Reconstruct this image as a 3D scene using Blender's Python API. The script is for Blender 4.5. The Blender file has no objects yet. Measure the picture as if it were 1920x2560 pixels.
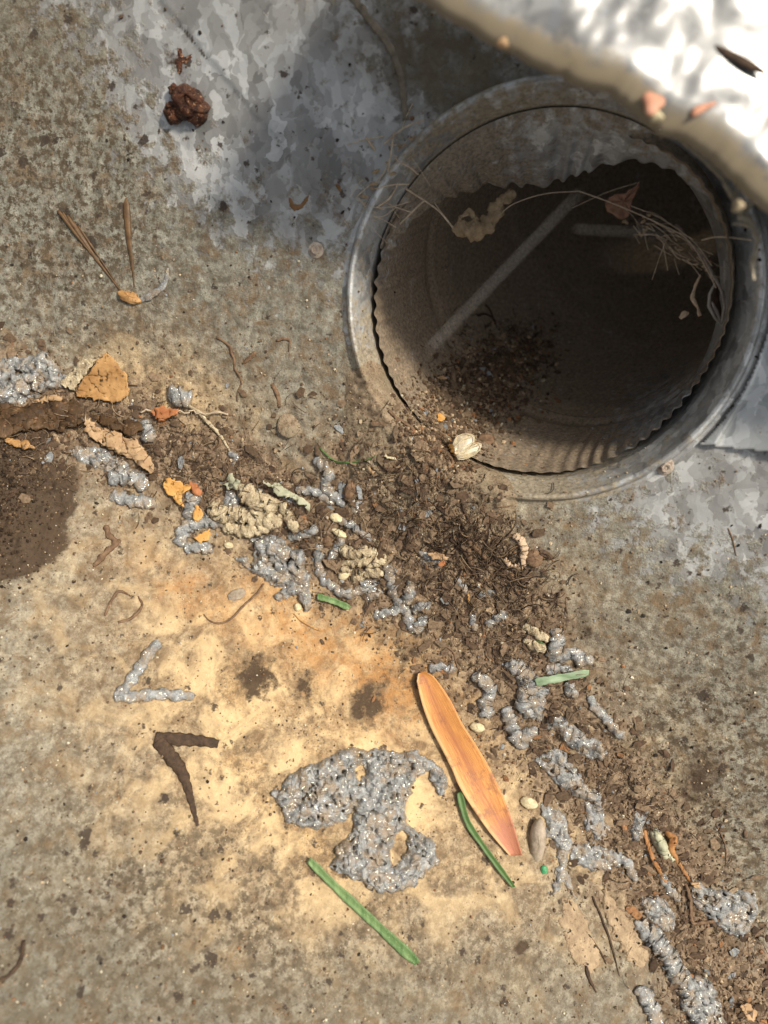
import bpy, math, random
import numpy as np
from mathutils import Vector, Matrix
from mathutils.bvhtree import BVHTree

rng = np.random.default_rng(7)
random.seed(7)
sc = bpy.context.scene
R = math.radians

# ------------------------------------------------------------------ camera
U = 1.5e-4            # metres covered by one photograph pixel at z = 0
H = 0.28              # camera height over z = 0
cam_d = bpy.data.cameras.new("camera")
cam = bpy.data.objects.new("camera", cam_d)
sc.collection.objects.link(cam)
cam.location = (0, 0, H)
cam_d.lens = 36 * H / (2560 * U)
cam_d.clip_start = 0.005
cam_d.clip_end = 50
cam_d.dof.use_dof = True
cam_d.dof.focus_distance = 0.315
cam_d.dof.aperture_fstop = 5.6
sc.camera = cam

# ------------------------------------------------------------------ light
SUN_EL, SUN_AZ = 55.0, 24.0       # azimuth measured from +x towards +y
world = bpy.data.worlds.new("World")
sc.world = world
world.use_nodes = True
wn = world.node_tree
bg = wn.nodes["Background"]
sky = wn.nodes.new("ShaderNodeTexSky")
sky.sky_type = 'NISHITA'
sky.sun_disc = False
sky.sun_elevation = R(SUN_EL)
sky.sun_rotation = R(90 - SUN_AZ)
sky.dust_density = 6.0
sky.air_density = 1.4
hz = wn.nodes.new("ShaderNodeHueSaturation")          # a hazy, milky sky
hz.inputs['Saturation'].default_value = 0.35
wn.links.new(sky.outputs[0], hz.inputs['Color'])
wn.links.new(hz.outputs[0], bg.inputs[0])
bg.inputs[1].default_value = 0.11
sun_d = bpy.data.lights.new("sun", 'SUN')
sun_d.energy = 4.2
sun_d.angle = R(7)
sun_d.color = (1.0, 0.91, 0.77)
sun = bpy.data.objects.new("sun", sun_d)
sc.collection.objects.link(sun)
SD = Vector((math.cos(R(SUN_EL)) * math.cos(R(SUN_AZ)), math.cos(R(SUN_EL)) * math.sin(R(SUN_AZ)), math.sin(R(SUN_EL))))
sun.rotation_euler = (-SD).to_track_quat('-Z', 'Y').to_euler()
sc.view_settings.view_transform = 'Standard'
sc.view_settings.look = 'None'
sc.view_settings.exposure = -0.08
sc.view_settings.gamma = 1.0

# ------------------------------------------------------------------ numpy noise
_perm = rng.random((3, 256, 256))
def vnoise(x, y, k=0):
    xi = np.floor(x).astype(int); yi = np.floor(y).astype(int)
    fx = x - xi; fy = y - yi
    fx = fx * fx * (3 - 2 * fx); fy = fy * fy * (3 - 2 * fy)
    P = _perm[k % 3]
    a = P[xi & 255, yi & 255]; b = P[(xi + 1) & 255, yi & 255]
    c = P[xi & 255, (yi + 1) & 255]; d = P[(xi + 1) & 255, (yi + 1) & 255]
    return (a * (1 - fx) + b * fx) * (1 - fy) + (c * (1 - fx) + d * fx) * fy
def fbm(x, y, f, octv=4, k=0):
    s = 0; a = 1; t = 0
    for i in range(octv):
        s = s + a * vnoise(x * f + 17.3 * i, y * f + 9.1 * i, k + i); t += a; a *= .55; f *= 2.03
    return s / t
def sstep(a, b, x):
    t = np.clip((x - a) / (b - a), 0, 1)
    return t * t * (3 - 2 * t)

# ------------------------------------------------------------------ trough surface
Z0, SW, SF, W = -0.049, 0.34, 0.45, 0.013
def smooth_h(x, y):
    s = .6 * x + .8 * y + .045
    return Z0 + SW * W * np.logaddexp(0, s / W) + SF * W * np.logaddexp(0, -s / W)
def to_px(x, y, z):
    k = H / ((H - z) * U)
    return 960 + x * k, 1280 - y * k
def hit0(px, py):
    dx, dy = (px - 960) * U / H, -(py - 1280) * U / H
    z = 0.0
    for _ in range(40):
        t = H - z
        z = float(smooth_h(dx * t, dy * t))
    t = H - z
    return Vector((dx * t, dy * t, z))
def dist_poly(X, Y, pts):
    d = np.full(np.shape(X), 1e9)
    for (x0, y0), (x1, y1) in zip(pts[:-1], pts[1:]):
        vx, vy = x1 - x0, y1 - y0
        t = np.clip(((X - x0) * vx + (Y - y0) * vy) / (vx * vx + vy * vy + 1e-9), 0, 1)
        d = np.minimum(d, np.hypot(X - x0 - t * vx, Y - y0 - t * vy))
    return d
def gs(X, Y, cx, cy, rx, ry=None, rot=0):
    ry = ry or rx
    c, s = math.cos(R(rot)), math.sin(R(rot))
    u = ((X - cx) * c + (Y - cy) * s) / rx; v = (-(X - cx) * s + (Y - cy) * c) / ry
    return np.exp(-(u * u + v * v))

CC = hit0(1362, 757)                                  # centre of the outlet
AX = Vector((-.204, -.272, 1)).normalized()           # axis of the outlet, out of the wall
E1 = (Vector((1, 0, 0)) - AX * AX.x).normalized()
E2 = AX.cross(E1)

BAND = [(-50, 985), (200, 1060), (420, 1130), (620, 1230), (800, 1330), (980, 1440), (1150, 1500), (1300, 1560)]
BAND2 = [(1000, 1330), (1060, 1200), (1110, 1080), (1180, 960), (1300, 870)]
BAND3 = [(1200, 1560), (1350, 1750), (1500, 1950), (1650, 2180), (1800, 2480), (1850, 2650)]
def debris_mask(X, Y):
    n = .6 + .8 * fbm(X, Y, 1 / 60., 3, 1)
    a = np.exp(-(dist_poly(X, Y, BAND) / (125 * n)) ** 2)
    b = np.exp(-(dist_poly(X, Y, BAND2) / (75 * n)) ** 2)
    c = .85 * np.exp(-(dist_poly(X, Y, BAND3) / (150 * n)) ** 2)
    e = .9 * gs(X, Y, 1130, 1330, 250, 130, 35)
    f_ = .75 * gs(X, Y, 1000, 1270, 330, 190, 30) * n
    return np.clip(np.maximum.reduce([a, b, c, e, f_]), 0, 1)

NX, NY = 620, 780
gx = np.linspace(-.27, .27, NX); gy = np.linspace(-.34, .34, NY)
GX, GY = np.meshgrid(gx, gy, indexing='ij')
GZ = smooth_h(GX, GY)
PX, PY = to_px(GX, GY, GZ)
DEB = debris_mask(PX, PY)
s_ = .6 * GX + .8 * GY + .045
crust = fbm(GX, GY, 420, 4, 0) - .5
fine = fbm(GX, GY, 1100, 2, 1) - .5
blot = fbm(GX, GY, 130, 4, 2)
left_shade = sstep(.38, .58, gs(PX, PY, -40, 1250, 270, 260) + .25 * (fbm(PX, PY, 1 / 50., 3) - .5))  # cast shadow at the left edge, painted as a dark raised patch
dirt = np.clip(1.15 - sstep(.03, .17, s_) * .95, 0, 1)
dirt = dirt * (1 - .95 * gs(PX, PY, 600, 230, 400, 330, 30)) + .55 * gs(PX, PY, 60, 480, 260, 380) + .45 * gs(PX, PY, 1120, 170, 260, 140, 30)
dirt = np.clip(dirt * (1 - .6 * gs(PX, PY, 1830, 1270, 330, 190)), 0, 1)
warm = np.clip(gs(PX, PY, 760, 1700, 620, 430, 25) + .8 * gs(PX, PY, 420, 1010, 200, 130, 35) + .55 * gs(PX, PY, 800, 2080, 420, 330) + .3 * gs(PX, PY, 1450, 2150, 350, 350), 0, 1)  # tan silt, with the central pool of light painted in
rust = np.clip(1.0 * gs(PX, PY, 850, 1620, 170, 80, 20) + .8 * gs(PX, PY, 690, 1500, 130, 60, 30) + .5 * gs(PX, PY, 480, 1470, 70, 50)
               + .5 * gs(PX, PY, 990, 1760, 90, 120) + .35 * gs(PX, PY, 1150, 1700, 260, 200) + .4 * gs(PX, PY, 480, 1500, 260, 60, 35), 0, 1)
pits = np.clip(gs(PX, PY, 1800, 1950, 260, 330) + .5 * gs(PX, PY, 300, 2250, 500, 350) + .95 * gs(PX, PY, 130, 400, 330, 480) + .3 * gs(PX, PY, 1000, 2400, 700, 260) + .25, 0, 1)
smear = np.clip(1.3 * gs(PX, PY, 1120, 170, 230, 120, 25) + .5 * gs(PX, PY, 60, 60, 250, 200) + .45 * gs(PX, PY, 700, 2520, 1300, 150) + .5 * gs(PX, PY, 0, 2350, 420, 330), 0, 1)  # dirt smears, with the sheet's shadow and edge vignette painted in
seam_pts = [(330, -80), (400, 0), (520, 150), (640, 290), (760, 420), (850, 520)]
seamd = dist_poly(PX, PY, seam_pts)
side = ((PX - 400) * 480 - (PY - 0) * 400) / 625.0     # + on the upper right of the seam
step = sstep(-2.5, 2.5, side) * (PY < 620) * .0007 * sstep(640, 500, PY)
Zd = (dirt * crust * .0011 + dirt * fine * .0005 + DEB * (.0012 + (fbm(GX, GY, 260, 4, 2) - .35) * .0060)
      + left_shade * (.003 + (fbm(GX, GY, 200, 4, 1) - .4) * .006) + np.clip(blot - .55, 0, 1) * .003 * dirt)
rel0 = np.stack([GX - CC.x, GY - CC.y, GZ - CC.z], -1)
rr = np.linalg.norm(rel0 - (rel0 @ np.array(AX))[..., None] * np.array(AX), axis=-1)
Zd *= sstep(.074, .082, rr)
GZ2 = GZ + Zd + step
stain_shade = np.clip(.6 * np.exp(-(seamd / 4.0) ** 2) * sstep(.38, .6, fbm(PX, PY, 1 / 45., 4)) + left_shade
                + .8 * gs(PX, PY, 640, 1690, 60, 70) + .6 * gs(PX, PY, 760, 1720, 40, 60) + .7 * gs(PX, PY, 920, 1760, 60, 80, 20) + .5 * gs(PX, PY, 1100, 1790, 60, 130, -30)
                + .55 * gs(PX, PY, 1030, 1620, 60, 60) + .8 * gs(PX, PY, 1300, 2370, 22, 26) + .7 * gs(PX, PY, 1740, 1950, 60, 90, 20)
                + .5 * gs(PX, PY, 440, 160, 60, 22, 60) + .45 * gs(PX, PY, 1450, 1560, 120, 60, 20), 0, 1)  # brown stains, plus the painted shade at the left edge

def link(o, parent=None):
    sc.collection.objects.link(o)
    if parent: o.parent = parent
    return o
def tag(o, label=None, cat=None, group=None, kind=None):
    for k, v in (('label', label), ('category', cat), ('group', group), ('kind', kind)):
        if v: o[k] = v
    return o
def mesh(name, verts, faces, mat, parent=None, smooth=True, attrs=None, center=True, uv=None):
    v = np.asarray(verts, float)
    me = bpy.data.meshes.new(name)
    c = v.mean(0) if (center and parent is None) else np.zeros(3)
    base = parent.location if parent is not None else None
    if base is not None:
        c = np.array(base)
    v = v - c
    faces = np.asarray(faces) if not isinstance(faces, np.ndarray) and len({len(f) for f in faces}) == 1 else faces
    if isinstance(faces, np.ndarray):
        n, k = faces.shape
        me.vertices.add(len(v)); me.vertices.foreach_set("co", v.astype(np.float32).ravel())
        me.loops.add(n * k); me.loops.foreach_set("vertex_index", faces.astype(np.int32).ravel())
        me.polygons.add(n); me.polygons.foreach_set("loop_start", np.arange(0, n * k, k, dtype=np.int32))
        me.update(calc_edges=True)
    else:
        me.from_pydata([tuple(p) for p in v], [], faces)
    me.validate()
    me.polygons.foreach_set("use_smooth", [smooth] * len(me.polygons))
    if attrs:
        for an, arr in attrs.items():
            a = me.color_attributes.new(an, 'FLOAT_COLOR', 'POINT')
            arr = np.asarray(arr, np.float32)
            if arr.shape[1] == 3: arr = np.hstack([arr, np.ones((len(arr), 1), np.float32)])
            a.data.foreach_set("color", arr.ravel())
    me.materials.append(mat)
    o = bpy.data.objects.new(name, me)
    if parent is None: o.location = c
    return link(o, parent)

# ------------------------------------------------------------------ material kit
class NT:
    def __init__(s, name):
        s.m = bpy.data.materials.new(name); s.m.use_nodes = True
        s.t = s.m.node_tree; s.b = s.t.nodes["Principled BSDF"]; s.out = s.t.nodes["Material Output"]
        s.tc = s.n("ShaderNodeTexCoord")
    def n(s, ty, **kw):
        nd = s.t.nodes.new(ty)
        for k, v in kw.items(): setattr(nd, k, v)
        return nd
    def l(s, a, b): s.t.links.new(a, b)
    def inp(s, sock, v):
        if hasattr(v, 'is_output') or isinstance(v, bpy.types.NodeSocket): s.l(v, sock)
        else: sock.default_value = v
    def co(s, scale=(1, 1, 1), rot=(0, 0, 0), src='Object'):
        mp = s.n("ShaderNodeMapping"); mp.inputs['Scale'].default_value = scale; mp.inputs['Rotation'].default_value = rot
        s.l(s.tc.outputs[src], mp.inputs[0]); return mp.outputs[0]
    def noise(s, scale, detail=4, rough=.6, vec=None, dist=0):
        nd = s.n("ShaderNodeTexNoise"); nd.inputs['Scale'].default_value = scale; nd.inputs['Detail'].default_value = detail
        nd.inputs['Roughness'].default_value = rough; nd.inputs['Distortion'].default_value = dist
        s.l(vec or s.tc.outputs['Object'], nd.inputs['Vector']); return nd
    def vor(s, scale, vec=None, feat='F1', rand=1):
        nd = s.n("ShaderNodeTexVoronoi", feature=feat); nd.inputs['Scale'].default_value = scale
        nd.inputs['Randomness'].default_value = rand
        s.l(vec or s.tc.outputs['Object'], nd.inputs['Vector']); return nd
    def ramp(s, f, stops, interp='LINEAR'):
        nd = s.n("ShaderNodeValToRGB"); cr = nd.color_ramp; cr.interpolation = interp
        while len(cr.elements) < len(stops): cr.elements.new(.5)
        for e, (p, c) in zip(cr.elements, stops):
            e.position = p; e.color = (c, c, c, 1) if isinstance(c, (int, float)) else (*c, 1)
        s.l(f, nd.inputs[0]); return nd.outputs[0]
    def mix(s, f, a, b, mode='MIX'):
        nd = s.n("ShaderNodeMix", data_type='RGBA', blend_type=mode)
        s.inp(nd.inputs[0], f)
        for i, v in ((6, a), (7, b)):
            if isinstance(v, tuple): v = (*v, 1)
            s.inp(nd.inputs[i], v)
        return nd.outputs[2]
    def math(s, op, a, b=0.0, clamp=False):
        nd = s.n("ShaderNodeMath", operation=op, use_clamp=clamp)
        s.inp(nd.inputs[0], a); s.inp(nd.inputs[1], b); return nd.outputs[0]
    def mr(s, v, a, b, c=0, d=1):
        nd = s.n("ShaderNodeMapRange"); nd.inputs[1].default_value = a; nd.inputs[2].default_value = b
        nd.inputs[3].default_value = c; nd.inputs[4].default_value = d; s.l(v, nd.inputs[0]); return nd.outputs[0]
    def bump(s, h, strength=.5, dist=.0005, nrm=None):
        nd = s.n("ShaderNodeBump"); nd.inputs['Strength'].default_value = strength; nd.inputs['Distance'].default_value = dist
        s.l(h, nd.inputs['Height'])
        if nrm: s.l(nrm, nd.inputs['Normal'])
        s.l(nd.outputs[0], s.b.inputs['Normal']); return nd.outputs[0]
    def set(s, **kw):
        names = dict(col='Base Color', rough='Roughness', metal='Metallic', spec='Specular IOR Level', alpha='Alpha', sss='Subsurface Weight', trans='Transmission Weight')
        for k, v in kw.items():
            if isinstance(v, tuple): v = (*v, 1)
            s.inp(s.b.inputs[names[k]], v)
        return s.m

def organic(name, c1, c2, scale=300, rough=.75, bump=.4, spec=.3, stretch=(1, 1, 1), rot=0, detail=5, speck=None, bd=.0004):
    t = NT(name); v = t.co(stretch, (0, 0, rot))
    n = t.noise(scale, detail, .65, v)
    col = t.mix(t.ramp(n.outputs[0], [(.32, 0.0), (.68, 1.0)]), c1, c2)
    if speck:
        n2 = t.noise(scale * 3.1, 3, .7)
        col = t.mix(t.ramp(n2.outputs[0], [(.60, 0.0), (.66, 1.0)]), col, speck)
    n3 = t.noise(scale * 4, 3, .7, v)
    t.bump(t.math('ADD', n.outputs[0], n3.outputs[0]), bump, bd)
    return t.set(col=col, rough=rough, spec=spec)

def spangle(t, lo=.20, hi=.62, scale=120, tint=(1.0, .99, .955)):
    d1 = t.noise(60, 3, .6); d2 = t.noise(420, 3, .6)
    add = t.n("ShaderNodeVectorMath", operation='MULTIPLY_ADD')
    t.l(d1.outputs['Color'], add.inputs[0]); add.inputs[1].default_value = (.016,) * 3; t.l(t.co((1, .62, 1), (0, 0, R(35))), add.inputs[2])
    add2 = t.n("ShaderNodeVectorMath", operation='MULTIPLY_ADD')
    t.l(d2.outputs['Color'], add2.inputs[0]); add2.inputs[1].default_value = (.0022,) * 3; t.l(add.outputs[0], add2.inputs[2])
    v = t.vor(scale, add2.outputs[0]); v2 = t.vor(scale * 2.3, add2.outputs[0])
    sx = t.n("ShaderNodeSeparateColor"); t.l(v.outputs['Color'], sx.inputs[0])
    sy = t.n("ShaderNodeSeparateColor"); t.l(v2.outputs['Color'], sy.inputs[0])
    f = t.math('ADD', t.math('MULTIPLY', sx.outputs[0], .6), t.math('MULTIPLY', sy.outputs[1], .4))
    big = t.noise(25, 3, .6)
    f = t.math('ADD', f, t.mr(big.outputs[0], .3, .7, -.22, .22))
    c = t.ramp(f, [(0.0, tuple(lo * .8 * k for k in tint)), (.45, tuple((lo + hi) * .42 * k for k in tint)), (.72, tuple(hi * .82 * k for k in (.98, 1, .98))), (1.0, tuple(hi * 1.15 * k for k in (1, 1, .97)))])
    return c, sx.outputs[1], f

# ---- trough material
def trough_material():
    t = NT("dirty_galvanised_metal")
    a1 = t.n("ShaderNodeAttribute", attribute_name="m1"); a2 = t.n("ShaderNodeAttribute", attribute_name="m2")
    s1 = t.n("ShaderNodeSeparateColor"); t.l(a1.outputs[0], s1.inputs[0])
    s2 = t.n("ShaderNodeSeparateColor"); t.l(a2.outputs[0], s2.inputs[0])
    dirt_, warm_, rust_, deb_ = s1.outputs[0], s1.outputs[1], s1.outputs[2], a1.outputs['Alpha']
    pits_, smear_shade_, stain_shade_ = s2.outputs
    met, rnd, f = spangle(t, .19, .56, 120)
    # dirt film; warm areas also carry the painted pool of light
    n1 = t.noise(210, 6, .68); n2 = t.noise(620, 5, .7); n3 = t.noise(60, 5, .6); n4 = t.noise(1500, 3, .7)
    grey = t.mix(t.ramp(n1.outputs[0], [(.35, 0.), (.65, 1.)]), (.125, .119, .092), (.355, .345, .282))
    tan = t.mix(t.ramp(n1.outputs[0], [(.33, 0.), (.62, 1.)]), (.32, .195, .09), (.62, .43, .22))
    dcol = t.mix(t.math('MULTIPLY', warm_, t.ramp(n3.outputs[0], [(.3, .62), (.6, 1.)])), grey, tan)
    dcol = t.mix(t.ramp(n2.outputs[0], [(.62, 0.), (.72, .55)]), dcol, (.72, .64, .45))
    # brown speckle
    md = t.noise(120, 7, .72, None, .6)
    dcol = t.mix(t.ramp(md.outputs[0], [(.36, .9), (.52, 0.)]), dcol, (.18, .115, .058))
    dcol = t.mix(t.ramp(md.outputs[0], [(.58, 0.), (.70, .5)]), dcol, t.mix(warm_, (.42, .39, .29), (.80, .66, .42)))
    sp = t.ramp(n2.outputs[0], [(.36, .95), (.46, 0.)])
    dcol = t.mix(t.math('MULTIPLY', sp, t.mr(warm_, 0, 1, .75, .6)), dcol, (.13, .085, .045))
    sp2 = t.ramp(n4.outputs[0], [(.33, .6), (.44, 0.)])
    dcol = t.mix(sp2, dcol, (.11, .08, .05))
    ds = t.noise(330, 6, .75)
    dcol = t.mix(t.math('MULTIPLY', t.ramp(ds.outputs[0], [(.44, 1.), (.52, 0.)]), t.math('MULTIPLY', pits_, 1.1, True)), dcol, (.085, .062, .036))
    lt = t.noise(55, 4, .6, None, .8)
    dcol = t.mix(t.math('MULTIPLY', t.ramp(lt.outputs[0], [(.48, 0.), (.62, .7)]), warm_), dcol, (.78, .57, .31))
    # rust
    nr = t.noise(130, 6, .7)
    rf = t.math('MULTIPLY', rust_, t.ramp(nr.outputs[0], [(.36, 0.), (.62, 1.)]))
    dcol = t.mix(t.math('MULTIPLY', rf, .85), dcol, t.mix(n2.outputs[0], (.24, .10, .03), (.66, .33, .10)))
    fac = t.math('ADD', dirt_, t.mr(t.noise(150, 6, .7).outputs[0], .3, .7, -.45, .45))
    fac = t.ramp(fac, [(.28, 0.), (.55, 1.)])
    fac = t.math('MAXIMUM', fac, t.math('MULTIPLY', dirt_, .55))
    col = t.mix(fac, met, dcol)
    # dirt film smears, sheet shadow and vignette as one brown tint
    ns = t.noise(75, 6, .65)
    col = t.mix(t.math('MULTIPLY', smear_shade_, t.ramp(ns.outputs[0], [(.34, .25), (.56, .9)])), col, (.12, .095, .06))
    # debris soil
    nd = t.noise(330, 6, .75)
    soil = t.ramp(nd.outputs[0], [(.3, (.075, .048, .028)), (.46, (.19, .128, .078)), (.6, (.31, .222, .14)), (.74, (.5, .38, .25))])
    df = t.ramp(t.math('ADD', deb_, t.mr(t.noise(170, 5, .7).outputs[0], .3, .7, -.3, .3)), [(.2, 0.), (.62, .95)])
    col = t.mix(df, col, soil)
    # dark round pits, stains and the painted left-edge shade
    vp = t.vor(190, t.co((1, 1, 1))); vp2 = t.noise(90, 2, .5)
    wob = t.noise(700, 3, .6)
    pf = t.math('ADD', vp.outputs['Distance'], t.mr(wob.outputs[0], .3, .7, -.22, .22))
    pc = t.n("ShaderNodeSeparateColor"); t.l(vp.outputs['Color'], pc.inputs[0])
    thr = t.math('MULTIPLY', t.math('MULTIPLY', t.math('POWER', pc.outputs[0], 9.0), .46), t.math('ADD', pits_, .15))
    pm = t.math('MULTIPLY', t.ramp(t.math('SUBTRACT', t.math('ADD', thr, .5), pf), [(.36, 0.), (.50, 1.)]), t.math('GREATER_THAN', pc.outputs[0], .35))
    col = t.mix(t.math('MULTIPLY', pm, .9), col, (.045, .03, .02))
    sf = t.ramp(t.math('ADD', stain_shade_, t.mr(n1.outputs[0], .3, .7, -.35, .35)), [(.28, 0.), (.62, .95)])
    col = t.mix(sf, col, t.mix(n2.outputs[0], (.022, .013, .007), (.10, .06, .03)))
    hgt = t.math('ADD', t.math('MULTIPLY', n2.outputs[0], 1.0), t.math('MULTIPLY', n4.outputs[0], .6))
    hgt = t.math('MULTIPLY', hgt, t.math('MAXIMUM', fac, .12))
    t.bump(hgt, .75, .0007)
    solid = t.math('MAXIMUM', fac, df)
    return t.set(col=col, metal=t.mr(solid, 0, 1, .42, .0), rough=t.mr(solid, 0, 1, .42, .78), spec=.4)
TR = trough_material()

# ---- trough mesh with the outlet hole
idx = np.arange(NX * NY).reshape(NX, NY)
F = np.stack([idx[:-1, :-1], idx[1:, :-1], idx[1:, 1:], idx[:-1, 1:]], -1).reshape(-1, 4)
rc = rr.ravel()
keep = (rc[F] > .0735).all(1)
F = F[keep]
used = np.zeros(NX * NY, bool); used[F.ravel()] = True
remap = np.cumsum(used) - 1
V = np.stack([GX, GY, GZ2], -1).reshape(-1, 3)[used]
F = remap[F]
m1 = np.stack([dirt, warm, rust, DEB], -1).reshape(-1, 4)[used]
m2 = np.stack([pits, smear, stain_shade, np.ones_like(stain_shade)], -1).reshape(-1, 4)[used]  # smear also holds the painted sheet shadow and edge vignette
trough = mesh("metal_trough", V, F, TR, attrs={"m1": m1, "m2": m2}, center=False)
tag(trough, "dirty galvanised metal trough with tan silt on its floor around the round outlet", "trough")

# ------------------------------------------------------------------ outlet collar and pipe
def metal_mat(name, lo, hi, rough=.38, metal=.5, dirtcol=(.16, .12, .075), scale=150):
    t = NT(name)
    c, rnd, f = spangle(t, lo, hi, scale)
    at = t.n("ShaderNodeAttribute", attribute_name="m1"); sp = t.n("ShaderNodeSeparateColor"); t.l(at.outputs[0], sp.inputs[0])
    n1 = t.noise(230, 6, .7); n2 = t.noise(700, 5, .7)
    dc = t.mix(t.ramp(n2.outputs[0], [(.35, 0.), (.65, 1.)]), tuple(.55 * k for k in dirtcol), tuple(1.55 * k for k in dirtcol))
    fac = t.ramp(t.math('ADD', sp.outputs[0], t.mr(n1.outputs[0], .3, .7, -.38, .38)), [(.3, 0.), (.62, .95)])
    col = t.mix(fac, c, dc)
    sc1 = t.noise(260, 4, .7, t.co((1, .12, 1), (0, 0, R(10))))
    col = t.mix(t.ramp(sc1.outputs[0], [(.63, 0.), (.70, .35)]), col, (.6, .62, .62))
    t.bump(t.math('ADD', n1.outputs[0], n2.outputs[0]), .25, .0006)
    return t.set(col=col, metal=t.mr(fac, 0, 1, metal, 0), rough=t.mr(fac, 0, 1, rough, .8))
COL_M = metal_mat("collar_metal", .26, .62, .42, .4, (.27, .225, .155))
PIPE_M = metal_mat("pipe_metal", .2, .5, .45, .35, (.235, .178, .118))
LIP_M = metal_mat("bent_lip_metal", .3, .62, .5, .35, (.24, .195, .14))

def cyl_pt(r, d, a):
    """point at radius r, depth d below the wall, angle a (degrees) round the outlet"""
    a = np.radians(a)
    r = np.asarray(r); d = np.asarray(d)
    return (np.array(CC) + np.multiply.outer(r * np.cos(a), np.array(E1)) + np.multiply.outer(r * np.sin(a), np.array(E2))
            - np.multiply.outer(d, np.array(AX)))
def grid_faces(nu, nv, wrap=False):
    i = np.arange(nu * nv).reshape(nu, nv)
    if wrap: i = np.vstack([i, i[:1]])
    return np.stack([i[:-1, :-1], i[1:, :-1], i[1:, 1:], i[:-1, 1:]], -1).reshape(-1, 4)
def pmask(P):
    X, Y = to_px(P[:, 0], P[:, 1], P[:, 2]); return X, Y

collar = bpy.data.objects.new("outlet_collar", None); collar.location = CC; link(collar)
tag(collar, "round galvanised outlet collar with a rolled rim set in the trough wall", "pipe collar")
def revolve(name, prof, mat, parent, na=360, dirtf=None, wob=.0002):
    A = np.linspace(0, 360, na, endpoint=False)
    pr = np.array(prof)
    t = np.linspace(0, len(pr) - 1, (len(pr) - 1) * 4 + 1)
    r = np.interp(t, np.arange(len(pr)), pr[:, 0]); d = np.interp(t, np.arange(len(pr)), pr[:, 1])
    AA, RR = np.meshgrid(A, r, indexing='ij'); DD = np.broadcast_to(d, RR.shape)
    RR = RR + wob * 2 * (fbm(np.cos(np.radians(AA)) * 3, np.sin(np.radians(AA)) * 3 + DD * 60, 1.3, 3) - .5)
    P = cyl_pt(RR.ravel(), DD.ravel(), AA.ravel())
    X, Y = pmask(P)
    dm = dirtf(X, Y, AA.ravel(), DD.ravel())
    return mesh(name, P, grid_faces(na, len(r), True), mat, parent, attrs={"m1": np.stack([dm, dm, dm], -1)})
def dirt_collar(X, Y, A, D):
    low = np.exp(-(((A - 237 + 180) % 360 - 180) / 46.) ** 2)
    return np.clip(.22 + 1.0 * low + .5 * gs(X, Y, 1300, 300, 220, 90) + .25 * gs(X, Y, 1020, 330, 90, 120), 0, 1)
revolve("rolled_rim", [(.0800, .0008), (.0780, -.0004), (.0768, -.0006), (.0762, -.0018), (.0755, -.0030), (.0746, -.0034), (.0737, -.0028), (.0730, -.0012), (.0724, .0005)],
        COL_M, collar, dirtf=dirt_collar)
revolve("inner_bead", [(.0724, .0005), (.0716, .0024), (.0707, .0042), (.0702, .0056), (.0697, .0070), (.0692, .0085)], COL_M, collar, dirtf=dirt_collar)
revolve("collar_wall", [(.0692, .0085), (.0686, .014), (.0683, .022), (.0682, .028), (.0684, .032)], COL_M, collar,
        dirtf=lambda X, Y, A, D: np.clip(dirt_collar(X, Y, A, D) + .5 * np.exp(-(((A - 95 + 180) % 360 - 180) / 45.) ** 2), 0, 1))

# the crimped pipe: a corrugated mouth, a bead ring and an elbow that turns away up and to the right
pipe = bpy.data.objects.new("crimped_pipe", None); pipe.location = CC - AX * .02; link(pipe)
tag(pipe, "crimped galvanised pipe elbow pushed up inside the outlet collar, silt on its floor", "pipe")
BD = (E1 * .72 + E2 * .69).normalized()        # the elbow turns this way
RB = .135
A0 = R(17)
def path(L):
    """centre and frame of the pipe at distance L from its mouth"""
    st = CC - AX * .0085
    p = Vector(st); a = A0; N_ = 40; h_ = L / N_
    for i in range(N_):
        l_ = (i + .5) * h_
        a = min(A0 * min(1, l_ / .003) + max(0, l_ - .006) / RB, R(104))
        p = p + (-AX * math.cos(a) + BD * math.sin(a)) * h_
    a = min(A0 * min(1, L / .003) + max(0, L - .006) / RB, R(104))
    return p, -(-AX * math.cos(a) + BD * math.sin(a))
NA = 720
AA = np.linspace(0, 360, NA, endpoint=False)
def rim_depth(A):
    top = np.exp(-(((A - 95 + 180) % 360 - 180) / 42.) ** 4)
    return .028 * top
def pipe_ring(L, r):
    p, n = path(L)
    s = BD.cross(AX).normalized(); b = n.cross(s)
    # angle measured as for the collar
    aBD = math.degrees(math.atan2(BD.dot(E2), BD.dot(E1)))
    th = np.radians(AA - aBD)
    bdir = b if b.dot(BD) > 0 else -b
    if n.dot(AX) < 0: bdir = BD * n.dot(AX) + AX * (-n.dot(BD)); bdir.normalize()
    side_ = AX.cross(BD).normalized()
    return np.array(p) + np.outer(r * np.cos(th), np.array(bdir)) + np.outer(r * np.sin(th), np.array(side_))
crimp_amp = np.clip(.25 + 1.1 * np.exp(-(((AA - 320 + 180) % 360 - 180) / 32.) ** 2) + .9 * np.exp(-(((AA - 178 + 180) % 360 - 180) / 22.) ** 2) + .5 * np.exp(-(((AA - 90 + 180) % 360 - 180) / 60.) ** 2), 0, 1.2)
crimp = np.sin(np.radians(AA) * 70 + 5.0 * (fbm(np.cos(np.radians(AA)) * 2 + 5, np.sin(np.radians(AA)) * 2 + 5, 1.0, 2) - .5) * 2)
crimp = crimp * (.35 + 1.1 * fbm(np.cos(np.radians(AA)) * 9 + 5, np.sin(np.radians(AA)) * 9 + 5, 1.0, 2))
crimp = np.sign(crimp) * np.abs(crimp) ** .9
rim_w = (fbm(AA / 9., AA * 0, 1.0, 2) - .5)
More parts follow.
